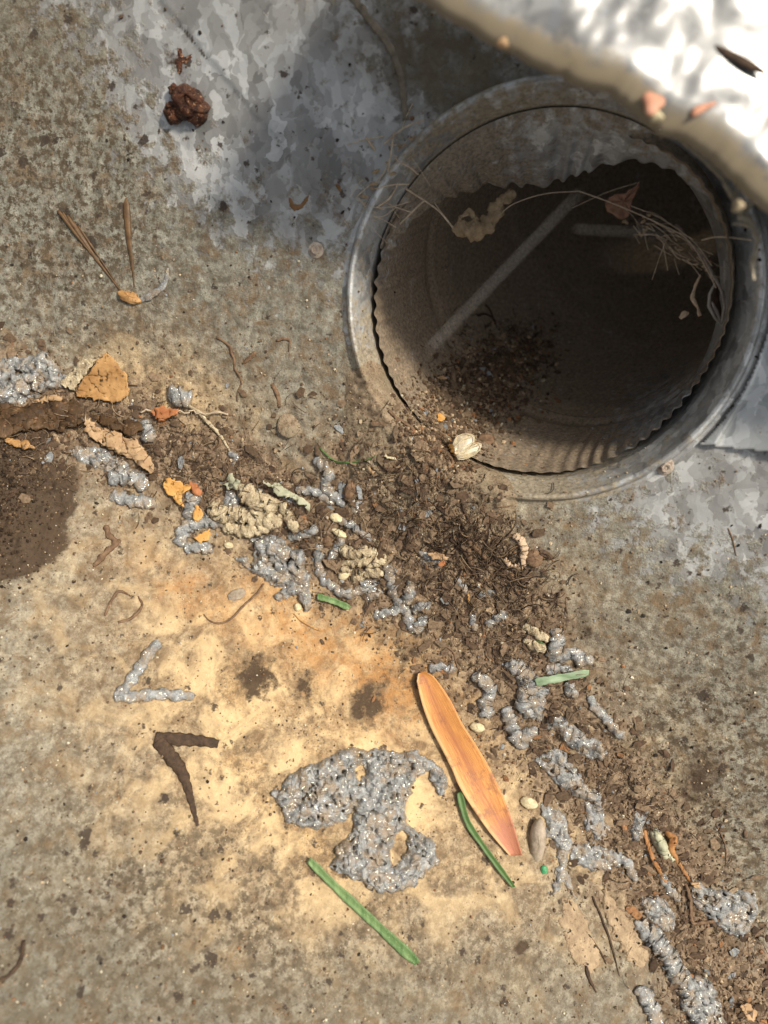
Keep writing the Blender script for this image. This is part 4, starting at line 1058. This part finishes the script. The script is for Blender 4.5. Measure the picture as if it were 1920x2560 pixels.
tw("second dark root left of the first at the bottom", [(1420, 2250), (1460, 2320), (1500, 2380), (1515, 2410)], 6, DARK, "root", "root", lift=2, lump=0)
tw("dark root tip in the lower right silt", [(1462, 2395), (1470, 2440), (1490, 2480)], 9, DARK, "root", "root", lift=1.5)
tw("thin brown stem on the speckled wall right of the husk", [(1790, 2060), (1812, 2110), (1815, 2160)], 4, BROWN, "root", "root", lift=2, lump=0)
tw("curved black hair at the lower left of the floor", [(60, 2350), (52, 2400), (20, 2440), (-10, 2450)], 11, DARK, "curved_hair", "hair", lift=1.2)
tw("fine hair running down the right grey wall", [(1820, 1320), (1832, 1350), (1840, 1390)], 4, BROWN, "curved_hair", "hair", lift=1.5, lump=0)
tw("dark hooked root on the wall above the debris", [(540, 840), (575, 870), (590, 910), (600, 960), (590, 1000)], 7, BROWN, "root", "root", lift=1.2, jag=4)
tw("hooked brown husk on the wall left of the collar foot", [(692, 852), (708, 848), (725, 852), (722, 880)], 7, BROWN, "curled_stalk", "stalk", lift=1.4)
tw("brown smear-like root beside the hooked husk", [(640, 880), (625, 895), (606, 910)], 12, BROWN, "root", "root", lift=.6, flat=.4)
tw("brown vertical root on the wall below the hooked husk", [(680, 960), (695, 990), (698, 1020)], 12, BROWN, "root", "root", lift=.5, flat=.4)
tw("thin tan fan of fibres under the shortest grass piece", [(735, 1535), (760, 1556), (800, 1575), (830, 1570)], 5, LEAFB, "fibre", "fibre", lift=3, lump=0)
tw("curved brown rib-like fibre on the floor left of the leaf", [(262, 1540), (280, 1500), (300, 1478), (330, 1492)], 8, BROWN, "fibre", "fibre", lift=1.0)
tw("second brown rib-like fibre nested beside the first", [(295, 1556), (330, 1545), (355, 1515), (345, 1490)], 8, BROWN, "fibre", "fibre", lift=1.0)

# pine needles
pn = bpy.data.objects.new("pine_needles", None); pn.location = drop(301, 725)[0]; link(pn)
tag(pn, "fan-shaped tuft of brown pine needles stuck to the left wall", "pine needles")
for x0, y0, w in ((148, 528, 7), (158, 533, 6), (170, 541, 7), (184, 556, 5), (197, 566, 5), (163, 548, 4)):
    strand("needle", None, None, [(x0, y0), ((x0 + 301) / 2 + random.uniform(-6, 4), (y0 + 725) / 2 + random.uniform(-3, 5)), (301 + random.uniform(-3, 3), 727)], w, NEED, parent=pn, lump=0, sides=6, flat=.5, lift=2.2, taper=[1.2, 1.3, .7, .6, .5], dens=.0012)
n2 = strand("pine_needle", "single broad brown needle upright beside the fan-shaped tuft", "needle", [(316, 494), (318, 530), (323, 600), (331, 660), (336, 718)], 15, NEED, lump=0, sides=8, flat=.35, lift=1.2, taper=[.25, 1, 1.25, 1.0, .9, .75, .6, .3, .2], dens=.0012)
pebble("needle_base", "small orange-tan lump at the foot of the pine needles", "lump", 326, 742, 28, 14, .0018, LEAFB, 20, seed=31, lump=.35)
strand("silver_wing", "translucent silvery wing right of the pine needle foot", "wing", [(345, 752), (372, 742), (410, 712), (420, 670)], 20, SIL, lump=.1, sides=8, flat=.2, lift=1, taper=[.4, 1, .8, .3])

# winged insect
ins = bpy.data.objects.new("winged_insect", None); ins.location = drop(1138, 1138)[0]; link(ins)
tag(ins, "pale golden dead insect with veined wings spread at the pipe mouth", "insect")
strand("body", None, None, [(1122, 1122), (1131, 1134), (1141, 1148)], 24, LEAFY, parent=ins, lump=.25, twist=3000, ridge=1, lift=3.2, dens=.0003, taper=[.6, 1, .9, .6])
def wing(poly, vein_pts, lift):
    q = catmull(poly + [poly[0]], 40)[:-1]; zt = max(drop(1125, 1140)[0].z, drop(1140, 1150)[0].z) + .0008 + lift
    c = np.array((1140, 1138)); V_ = [at_z(*c, zt)]; rings = 4
    for i in range(1, rings + 1):
        for p in q:
            e = c + (p - c) * i / rings; V_.append(at_z(e[0], e[1], zt + .0006 * math.sin(i * 1.2) + .0002 * math.sin(e[0] * .4)))
    m = len(q); fs = [(0, 1 + k, 1 + (k + 1) % m) for k in range(m)]
    for i in range(rings - 1):
        for k in range(m): fs.append((1 + i * m + k, 1 + (i + 1) * m + k, 1 + (i + 1) * m + (k + 1) % m, 1 + i * m + (k + 1) % m))
    mesh("wing", V_, fs, WINGM, ins)
    for pts in vein_pts + [[tuple(p) for p in q[::4]]]:
        v, f = tube_geo(np.array([at_z(x, y, zt + .0005) for x, y in catmull(pts, 14 if len(pts) < 5 else 40)]), np.full(14 if len(pts) < 5 else 40, .00016), 5)
        mesh("vein", v, f, PALE, ins)
t = NT("insect_wing"); v = t.vor(420, None, 'DISTANCE_TO_EDGE'); e = t.ramp(v.outputs['Distance'], [(.03, 0.), (.08, 1.)])
c = t.mix(e, (.74, .60, .36), (.55, .47, .34))
WINGM = t.set(col=c, rough=.35, alpha=.72, spec=.6)
wing([(1132, 1112), (1142, 1092), (1160, 1085), (1178, 1086), (1186, 1094), (1184, 1110), (1170, 1122), (1148, 1132), (1138, 1136)], [[(1134, 1120), (1155, 1100), (1180, 1092)], [(1140, 1128), (1165, 1115), (1183, 1105)]], .003)
wing([(1142, 1140), (1160, 1124), (1182, 1110), (1198, 1108), (1204, 1114), (1192, 1132), (1172, 1144), (1146, 1150)], [[(1144, 1146), (1172, 1141), (1194, 1128)], [(1144, 1140), (1175, 1120), (1200, 1112)]], .0025)

# curled larva shell
lv = strand("curled_larva", "pale ribbed curled larva skin at the right of the debris", "larva", [(1284, 1338), (1298, 1346), (1307, 1364), (1309, 1388), (1303, 1408), (1288, 1416), (1272, 1412)], 19, BUGM, lump=.16, twist=3600, ridge=1, sides=12, lift=1.8, dens=.0003)
strand("curled_larva", "short pale bit of larva skin inside the curl", "larva", [(1262, 1392), (1268, 1404), (1276, 1412)], 14, BUGM, lump=.16, twist=3600, ridge=1, lift=1.6, dens=.0003)

# ------------------------------------------------------------------ cobwebs and what hangs in them
def spaced(px, py, depth):
    """point over the outlet, DEPTH metres below the wall plane at the outlet"""
    d = Vector(((px - 960) * U, -(py - 1280) * U, -H)).normalized()
    q = CC - AX * depth
    t_ = (q - CAMP).dot(AX) / d.dot(AX)
    return np.array(CAMP + d * t_)
def thread(pts, r, depth, parent, name="thread", mat=None, d2=None):
    q = catmull(pts, 24); dd = np.linspace(depth, d2 if d2 is not None else depth, 24)
    C = np.array([spaced(x, y, e) for (x, y), e in zip(q, dd)])
    v, f = tube_geo(C, np.full(24, r), 5); return mesh(name, v, f, mat or WEBT, parent)
web = bpy.data.objects.new("cobweb", None); web.location = CC + AX * .002; link(web)
tag(web, "torn tan cobweb strung across the top of the outlet mouth", "cobweb")
for pts, r, d1, d2 in [
    ([(915, 345), (940, 380), (968, 430), (995, 458), (1061, 501)], .00045, -.004, .012), ([(1061, 501), (1100, 530), (1135, 573)], .0004, .012, .014),
    ([(960, 360), (1010, 320), (1060, 300)], .0003, -.003, -.003), ([(868, 362), (910, 350), (960, 340)], .0002, -.002, -.002),
    ([(1061, 501), (1040, 520), (1015, 545), (1000, 560)], .0005, .012, .010), ([(1085, 505), (1110, 540), (1140, 575)], .0002, .012, .014),
    ([(1236, 552), (1280, 512), (1360, 485), (1448, 478)], .00016, .014, .012), ([(1448, 478), (1510, 500), (1560, 520), (1650, 560), (1720, 600), (1770, 680), (1790, 720)], .0002, .012, .006),
    ([(1578, 515), (1650, 545), (1730, 600), (1780, 665)], .00014, .012, .006), ([(1600, 535), (1680, 580), (1745, 625), (1785, 700)], .00014, .012, .006),
    ([(1600, 455), (1520, 480), (1430, 520)], .0001, .012, .012), ([(1755, 600), (1800, 592), (1880, 600)], .0003, .006, -.006),
    ([(995, 458), (985, 480), (970, 500), (940, 520)], .0004, 0, -.002), ([(985, 330), (975, 400), (970, 430)], .0003, -.004, -.004),
    ([(1630, 700), (1650, 640), (1670, 590)], .0001, .02, .012)]:
    thread(pts, r, d1, web, d2=d2)
for _ in range(46):
    t0_ = random.random(); x0 = 880 + 130 * t0_ + random.gauss(0, 18); y0 = 560 - 210 * t0_ + random.gauss(0, 26)
    a_ = random.uniform(-1.2, 1.2); L_ = random.uniform(20, 90)
    thread([(x0, y0), (x0 + L_ * .5 * math.cos(a_) + random.gauss(0, 5), y0 + L_ * .5 * math.sin(a_) + random.gauss(0, 5)), (x0 + L_ * math.cos(a_), y0 + L_ * math.sin(a_))], random.uniform(.00007, .00022), random.uniform(-.004, .003), web)
for _ in range(40):
    x0 = random.uniform(1560, 1790); y0 = 540 + (x0 - 1560) * .62 + random.gauss(0, 22)
    a_ = random.gauss(.6, .5); L_ = random.uniform(20, 80)
    thread([(x0, y0), (x0 + L_ * .5 * math.cos(a_), y0 + L_ * .5 * math.sin(a_) + random.gauss(0, 6)), (x0 + L_ * math.cos(a_), y0 + L_ * math.sin(a_))], random.uniform(.00005, .00014), random.uniform(.006, .013), web)
for _ in range(26):
    if random.random() < .5:
        t0_ = random.random(); x0, y0, dp = 880 + 150 * t0_ + random.gauss(0, 12), 540 - 200 * t0_ + random.gauss(0, 16), -.003
    else:
        x0 = random.uniform(1560, 1790); y0 = 535 + (x0 - 1560) * .62 + random.gauss(0, 14); dp = .010
    w_ = random.uniform(3, 9)
    lump_pts = [spaced(x0 - w_, y0, dp), spaced(x0, y0 + random.uniform(-5, 5), dp), spaced(x0 + w_ * random.uniform(.5, 2), y0 + random.uniform(-8, 8), dp)]
    v_, f_ = tube_geo(np.array([lump_pts[0] + (lump_pts[1] - lump_pts[0]) * q for q in (0, .5, 1)] + [lump_pts[1] + (lump_pts[2] - lump_pts[1]) * q for q in (.5, 1)]), np.array([.3, .8, 1, .7, .3]) * w_ * .5 * U, 7, 0, .3)
    mesh("caught_crumb", v_, f_, WEBF, web)
def lump3(name, pts3, radii, mat, parent, sides=12, lump=.35, flat=.6):
    C = np.array(pts3); n = 28; tt_ = np.linspace(0, len(C) - 1, n); Cc = np.stack([np.interp(tt_, np.arange(len(C)), C[:, i]) for i in range(3)], 1)
    rr_ = np.interp(tt_, np.arange(len(C)), radii)
    v, f = tube_geo(Cc, rr_, sides, 900, lump, flat, None, 2, random.random() * 30); return mesh(name, v, f, mat, parent)
fl = bpy.data.objects.new("web_fluff", None); fl.location = spaced(1190, 560, .014); link(fl)
tag(fl, "tan fluffy wad of web and dirt hanging at the upper left of the outlet", "web wad")
k = U * 1.05
lump3("wad", [spaced(1130, 572, .014), spaced(1160, 572, .014), spaced(1200, 575, .013), spaced(1232, 560, .013)], [6 * k, 22 * k, 24 * k, 12 * k], WEBF, fl)
lump3("wad", [spaced(1205, 572, .014), spaced(1232, 545, .014), spaced(1250, 505, .015), spaced(1288, 482, .016)], [15 * k, 20 * k, 15 * k, 9 * k], WEBF, fl)
lump3("wad", [spaced(1150, 575, .014), spaced(1152, 545, .014), spaced(1172, 528, .014), spaced(1188, 545, .014)], [7 * k, 6 * k, 7 * k, 5 * k], WEBF, fl)
def flake3(name, label, cat, poly, depth, mat, dd=0):
    q = np.array(poly, float); c = q.mean(0); V_ = [spaced(*c, depth + dd)]; n = len(q); rings = 5
    for i in range(1, rings + 1):
        for j in range(n * 4):
            a_ = q[j // 4]; b_ = q[(j // 4 + 1) % n]; p = a_ + (b_ - a_) * (j % 4) / 4
            jj = (random.uniform(-2.5, 2.5), random.uniform(-2.5, 2.5)) if i == rings else (0, 0)
            e = c + (p - c) * i / rings + np.array(jj); V_.append(spaced(e[0], e[1], depth + dd * (1 - (i / rings) ** 2) + .0004 * math.sin(j * 1.3)))
    m = n * 4; fs = [(0, 1 + j, 1 + (j + 1) % m) for j in range(m)]
    for i in range(rings - 1):
        for j in range(m): fs.append((1 + i * m + j, 1 + (i + 1) * m + j, 1 + (i + 1) * m + (j + 1) % m, 1 + i * m + (j + 1) % m))
    o = mesh(name, V_, fs, mat); mo = o.modifiers.new("s", 'SOLIDIFY'); mo.thickness = .0004
    return tag(o, label, cat)
flake3("hanging_leaf_scrap", "reddish-brown triangular leaf scrap caught in the cobweb inside the outlet", "leaf scrap", [(1602, 455), (1565, 484), (1532, 488), (1511, 506), (1520, 528), (1557, 550), (1576, 532), (1574, 515), (1590, 480)], .012, organic("web_leaf", (.20, .10, .055), (.34, .19, .12), 250, .8, .6), .001)
HUSKM = organic("grey_husk", (.16, .13, .11), (.42, .37, .31), 300, .6, .5, stretch=(1, .25, 1))
hk = bpy.data.objects.new("dried_leaf_curl", None); hk.location = spaced(1792, 760, .008); link(hk)
tag(hk, "grey curled dried leaf hanging inside the right rim of the outlet", "leaf")
lump3("edge", [spaced(1760, 640, .008), spaced(1785, 690, .008), spaced(1806, 730, .008), spaced(1812, 765, .008), spaced(1804, 808, .009)], [2 * k, 4 * k, 4 * k, 4 * k, 3 * k], HUSKM, hk, 8, .1)
lump3("edge", [spaced(1788, 708, .009), spaced(1774, 735, .010), spaced(1772, 765, .010), spaced(1788, 795, .009), spaced(1804, 810, .009)], [2 * k, 4 * k, 4 * k, 4 * k, 3 * k], HUSKM, hk, 8, .1)
lump3("fold", [spaced(1787, 712, .012), spaced(1790, 760, .012), spaced(1802, 806, .010)], [5 * k, 11 * k, 4 * k], DARK, hk, 8, .1, .3)
lump3("fold", [spaced(1780, 755, .010), spaced(1792, 780, .010), spaced(1803, 808, .009)], [2 * k, 5 * k, 3 * k], HUSKM, hk, 8, .1)
lump3("stalk", [spaced(1690, 560, .010), spaced(1730, 610, .010), spaced(1760, 640, .008), spaced(1780, 690, .009)], [3 * k, 7 * k, 8 * k, 3 * k], organic("husk_stalk", (.12, .09, .07), (.30, .22, .17), 300), hk, 8, .3)
o = lump3("brown_shred", [spaced(1752, 685, .016), spaced(1738, 715, .016), spaced(1730, 745, .016), spaced(1745, 770, .016), spaced(1750, 790, .016)], [1.5 * k, 4 * k, 5 * k, 4 * k, 4 * k], BUGM, None, 8, .3)
tag(o, "thin tan leaf shred left of the grey curled leaf inside the outlet", "leaf shred")
o = lump3("brown_shred", [spaced(1700, 796, .02), spaced(1712, 784, .02), spaced(1722, 782, .02)], [4 * k, 7 * k, 3 * k], BUGM, None, 8, .3)
tag(o, "small tan crumb in the dark below the thin leaf shred", "leaf shred")
# thick pale webbing on the right flashing edge
wb = bpy.data.objects.new("webbing_clot", None); wb.location = spaced(1870, 520, -.03); link(wb)
tag(wb, "thick pale knotted webbing hanging below the bright sheet at the right", "webbing")
def w3(px, py, zz=.052): return at_z(px, py, zz)
for pts, rr2 in [([(1640, 300), (1700, 350), (1760, 400), (1810, 450), (1835, 500), (1855, 535)], [3, 4, 4, 5, 8, 9]), ([(1855, 535), (1880, 560), (1895, 600), (1880, 660), (1885, 700)], [9, 8, 6, 6, 4]),
                 ([(1855, 500), (1870, 520), (1885, 500), (1892, 470)], [5, 8, 6, 4]), ([(1835, 500), (1842, 470), (1830, 440)], [6, 4, 3]), ([(1870, 520), (1850, 545), (1880, 545)], [4, 7, 5]),
                 ([(1830, 560), (1860, 560), (1888, 575)], [2, 4, 4])]:
    lump3("web_cord", [w3(*p) for p in pts], [q * U * .8 for q in rr2], organic("webbing", (.28, .23, .16), (.52, .45, .33), 300, .9, .8) if 'webbing' not in bpy.data.materials else bpy.data.materials['webbing'], wb, 8, .35)
# out-of-focus silk strands
t = NT("silk"); t.set(col=(.75, .72, .68), rough=.6, alpha=.085)
SILK = t.m
def silk(label, p0, p1, r, z0, z1, mat=SILK):
    C = np.array([at_z(p0[0] + (p1[0] - p0[0]) * s, p0[1] + (p1[1] - p0[1]) * s, z0 + (z1 - z0) * s) for s in np.linspace(0, 1, 20)])
    v, f = tube_geo(C, r * np.interp(np.linspace(0, 1, 20), [0, .15, .8, 1], [1.7, 1.1, .8, .4]), 8); return tag(mesh("silk_strand", v, f, mat), label, "silk strand")
silk("pale slanting silk strand crossing the outlet from lower left to upper right", (1075, 870), (1452, 478), .00020, .135, .135)
silk("faint level silk strand in the dark of the outlet", (1440, 572), (1660, 585), .00010, .13, .13)
# bits on the bright sheet's edge
def onsheet(px, py, rx, ry, hz, mat, name, label, cat, rot=0, seed=0, group=None):
    p = at_z(px, py, ZP); p = at_z(px, py, ZP - .05 * (p[0] - .055) + .17 * (p[1] - .115) + .0007); k_ = (H - ZP) / H * U; nu, nv = 24, 12; V_ = []
    c, s = math.cos(R(rot)), math.sin(R(rot))
    for i in range(nv):
        ph = math.pi * i / (nv - 1)
        for j in range(nu):
            th = 2 * math.pi * j / nu; x, y, z_ = math.sin(ph) * math.cos(th) * rx * k_, math.sin(ph) * math.sin(th) * ry * k_, math.cos(ph) * hz
            m = 1 + (.2 if ry > 12 or rx < 40 else .03) * math.sin(3 * th + seed); x *= m; y *= m
            V_.append((p[0] + x * c - y * s, p[1] + x * s + y * c, p[2] + z_))
    i = np.arange(nu * nv).reshape(nv, nu); i2 = np.hstack([i, i[:, :1]])
    return tag(mesh(name, V_, np.stack([i2[:-1, :-1], i2[1:, :-1], i2[1:, 1:], i2[:-1, 1:]], -1).reshape(-1, 4), mat), label, cat, group)
onsheet(1632, 258, 26, 28, .0012, PETAL, "pink_petal", "round salmon pink petal on the ragged edge of the bright sheet", "petal", 0, 1)
onsheet(1755, 272, 34, 10, .0010, PETAL, "pink_petal", "narrow salmon pink petal on the bright sheet right of the round one", "petal", 25, 2)
onsheet(1642, 292, 15, 12, .0016, PALE, "pale_seed", "cream seed at the lower end of the round pink petal", "seed", 0, 3)
onsheet(1257, 108, 14, 12, .0014, LEAFL, "leaf_scrap", "small tan crumb on the edge of the bright sheet near its top", "crumb", 0, 4)
onsheet(1850, 150, 75, 12, .0009, DARK, "slot_shade_strip", "blurred dark strip standing in for a shaded slot across the brightest part of the sheet", "shade strip", -28, 0)  # dark strip in place of a shaded slot in the sheet
onsheet(1845, 515, 14, 14, .002, TAN, "web_knot", "pale knot of web under the bright sheet's edge", "web knot", 0, 2)

RIDGE = organic('ridge', (.10, .085, .06), (.24, .2, .145), 250, .8, .6)
# sealant ridge on the wall above the collar
tw("faint tan sealant ridge curving down the shaded wall to the collar", [(880, -10), (925, 50), (970, 110), (1000, 180), (1010, 250), (1015, 300)], 20, RIDGE, "sealant_ridge", "sealant ridge", flat=.16, lift=.3, lump=.2, taper=[1, 1, .9, .7])

# ------------------------------------------------------------------ soil crumbs, fibres and specks (uncountable)
def scatter_px(n, fn, box):
    out = []
    while len(out) < n:
        X = rng.uniform(box[0], box[2], n * 3); Y = rng.uniform(box[1], box[3], n * 3)
        m = fn(X, Y) > rng.random(n * 3); out += list(zip(X[m], Y[m]))
    return out[:n]
ico_v = np.array([(0, 0, 1), (.894, 0, .447), (.276, .851, .447), (-.724, .526, .447), (-.724, -.526, .447), (.276, -.851, .447), (.6, .5, -.6), (-.4, .75, -.5), (-.8, -.3, -.5), (.1, -.85, -.5)])
ico_f = [(0, 1, 2), (0, 2, 3), (0, 3, 4), (0, 4, 5), (0, 5, 1), (1, 6, 2), (2, 7, 3), (3, 8, 4), (4, 9, 5), (5, 6, 1), (2, 6, 7), (3, 7, 8), (4, 8, 9), (5, 9, 6)]
def crumb_mat(name):
    t = NT(name); at = t.n("ShaderNodeAttribute", attribute_name="m1"); n = t.noise(900, 4, .7)
    c = t.mix(t.ramp(n.outputs[0], [(.3, 0.), (.7, 1.)]), (.45, .45, .45), (1.3, 1.3, 1.3)); c = t.mix(1.0, at.outputs[0], c, 'MULTIPLY')
    t.bump(n.outputs[0], .6, .0003); return t.set(col=c, rough=.8, spec=.3)
CRM = crumb_mat("crumbs")
def crumbs(name, pts, smin, smax, cols, wts, kind='stuff', label=None, sink=.2, power=3.2, flat=1.0, stretch=1.0):
    vs, fs, cs, off = [], [], [], 0
    ci = rng.choice(len(cols), len(pts), p=np.array(wts) / sum(wts))
    for q, (x, y) in enumerate(pts):
        nm_ = len(MISS); p, nn = drop(x, y)
        if len(MISS) > nm_: continue
        if nn.dot((CAMP - p).normalized()) < .3: continue
        s = smin + (smax - smin) * rng.random() ** power
        sc3 = s * rng.uniform(.6, 1.3, 3) * np.array([stretch, 1, flat]); a_ = rng.random() * 6.28; c, s_2 = math.cos(a_), math.sin(a_)
        v = ico_v * (1 + rng.uniform(-.25, .25, (10, 1))) * sc3; v = np.stack([v[:, 0] * c - v[:, 1] * s_2, v[:, 0] * s_2 + v[:, 1] * c, v[:, 2]], 1)
        vs.append(v + np.array(p) + np.array(nn) * s * (1 - sink * 2) * .5); fs.append(np.array(ico_f) + off); off += 10
        cc = np.array(cols[ci[q]]) * rng.uniform(.7, 1.25); cs.append(np.tile(cc, (10, 1)))
    o = mesh(name, np.vstack(vs), np.vstack(fs), CRM, None, smooth=False, attrs={"m1": np.vstack(cs)})
    return tag(o, label, "debris", None, kind)
soilc = [(.10, .062, .036), (.20, .135, .08), (.32, .23, .145), (.50, .38, .24), (.30, .14, .06), (.62, .55, .40), (.30, .32, .34)]
pts = scatter_px(20000, lambda X, Y: debris_mask(X, Y) ** 1.3, (-60, 780, 1950, 2650))
crumbs("soil_crumbs", pts, .00012, .0008, soilc, [6, 7, 4, .9, .7, .25, .3], label="brown soil crumbs and leaf bits along the trough bottom and into the pipe")
pts = scatter_px(9000, lambda X, Y: .9 * np.clip(1 - (.6 * (X - 960) - .8 * (Y - 1550)) / 900, 0.05, 1) * (fbm(X, Y, 1 / 90., 3) ** 2) * 2, (-60, 600, 1980, 2650))
crumbs("silt_grains", pts, .00015, .0006, soilc, [4, 4, 4, 4, .6, 2, .3], label="scattered silt grains on the trough floor and lower wall", power=3)
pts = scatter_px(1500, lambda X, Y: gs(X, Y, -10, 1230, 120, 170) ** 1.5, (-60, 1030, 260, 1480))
crumbs("left_shade_grains", pts, .0002, .0009, [(.03, .018, .009), (.06, .035, .018), (.10, .06, .03), (.22, .14, .08)], [5, 4, 1, .3], label="dark grains standing in for the cast shade at the left edge")  # dark grains filling the painted shade patch
# heap inside the pipe mouth
pts = scatter_px(9500, lambda X, Y: np.clip(gs(X, Y, 1200, 980, 110, 85, -35) + gs(X, Y, 1110, 1090, 80, 90) + .5 * gs(X, Y, 1320, 880, 60, 50), 0, 1) ** 1.2, (980, 780, 1400, 1250))
crumbs("pipe_heap", pts, .0002, .0013, soilc, [6, 6, 3, 1, .8, .3, .1], label="brown heap of crumbs and curls inside the pipe mouth")
pts = scatter_px(5500, lambda X, Y: debris_mask(X, Y) ** 1.5, (-60, 780, 1950, 2650))
crumbs("leaf_bits", pts, .0003, .0021, [(.085, .052, .03), (.14, .09, .053), (.20, .137, .083), (.32, .23, .14), (.30, .15, .065), (.26, .27, .27)], [5, 7, 5, .9, .4, .5], label="matted brown leaf bits pressed into the silt", flat=.14, stretch=1.9, power=3.0)
# fibres
def fibres(name, pts, label, cols, l0, l1, r0, r1, curl=1.0):
    vs, fs, cs, off = [], [], [], 0
    for x, y in pts:
        p, nn = drop(x, y); L = rng.uniform(l0, l1); a_ = rng.random() * 6.28; cv = rng.normal() * 2.2 * curl; n = 7
        q = []; px_, py_ = 0, 0
        for k_ in range(n):
            q.append((px_, py_)); a_ += cv / n; px_ += math.cos(a_) * L / n; py_ += math.sin(a_) * L / n
        C = np.array([(p.x + u, p.y + w, 0) for u, w in q])
        for k_ in range(n):
            C[k_, 2] = p.z - (nn.x * (C[k_, 0] - p.x) + nn.y * (C[k_, 1] - p.y)) / max(nn.z, .3) + .0003
        C[:, 2] += .0009 * rng.random() + .0012 * rng.random() * np.sin(np.linspace(0, math.pi, n))
        r = rng.uniform(r0, r1); v, f = tube_geo(C, np.linspace(r, r * .4, n), 4)
        f = [t for t in f]; vs.append(v); cs.append(np.tile(np.array(random.choice(cols)) * rng.uniform(.6, 1.2), (len(v), 1)))
        fs += [tuple(i + off for i in t) for t in f]; off += len(v)
    o = mesh(name, np.vstack(vs), fs, CRM, None, attrs={"m1": np.vstack(cs)})
    return tag(o, label, "debris", None, 'stuff')
fc = [(.05, .03, .018), (.12, .075, .045), (.22, .145, .085), (.36, .26, .16)]
pts = scatter_px(3000, lambda X, Y: debris_mask(X, Y) ** 2, (-60, 780, 1950, 2650))
fibres("curled_fibres", pts, "tangled brown fibres and root hairs among the crumbs", fc, .003, .012, .00007, .00022)
pts = scatter_px(260, lambda X, Y: gs(X, Y, 1200, 1380, 130, 70, 30), (1000, 1250, 1450, 1550))
fibres("curled_fibres", pts, "dense tuft of brown fibres below the pipe rim", fc[:3], .006, .014, .00015, .0004, .8)
pts = scatter_px(420, lambda X, Y: gs(X, Y, 1230, 930, 110, 90, -35), (1000, 760, 1450, 1200))
fibres("curled_fibres", pts, "small curled bristles over the heap in the pipe", fc[:2], .002, .006, .0001, .00025, 1.6)
# glitter
pts = scatter_px(1200, lambda X, Y: debris_mask(X, Y), (-60, 780, 1950, 2650))
crumbs("bright_grains", pts, .00010, .0003, [(.85, .8, .68), (.8, .68, .4)], [2, 1], label="tiny bright sand grains sparkling in the silt")
# specks on the walls: black mould dots and rusty specks
pts = scatter_px(650, lambda X, Y: .25 + gs(X, Y, 1800, 1950, 260, 330) + .4 * gs(X, Y, 200, 2250, 400, 300) + .3 * gs(X, Y, 150, 450, 250, 350), (-40, 0, 1960, 2600))
pts = [p for p in pts if (p[0] - 1362) ** 2 + (p[1] - 757) ** 2 > 530 ** 2]
crumbs("dark_specks", pts, .0002, .0010, [(.03, .022, .016), (.10, .06, .035), (.16, .09, .04)], [4, 3, 1], label="dark specks stuck on the metal and silt", sink=.45, power=3)
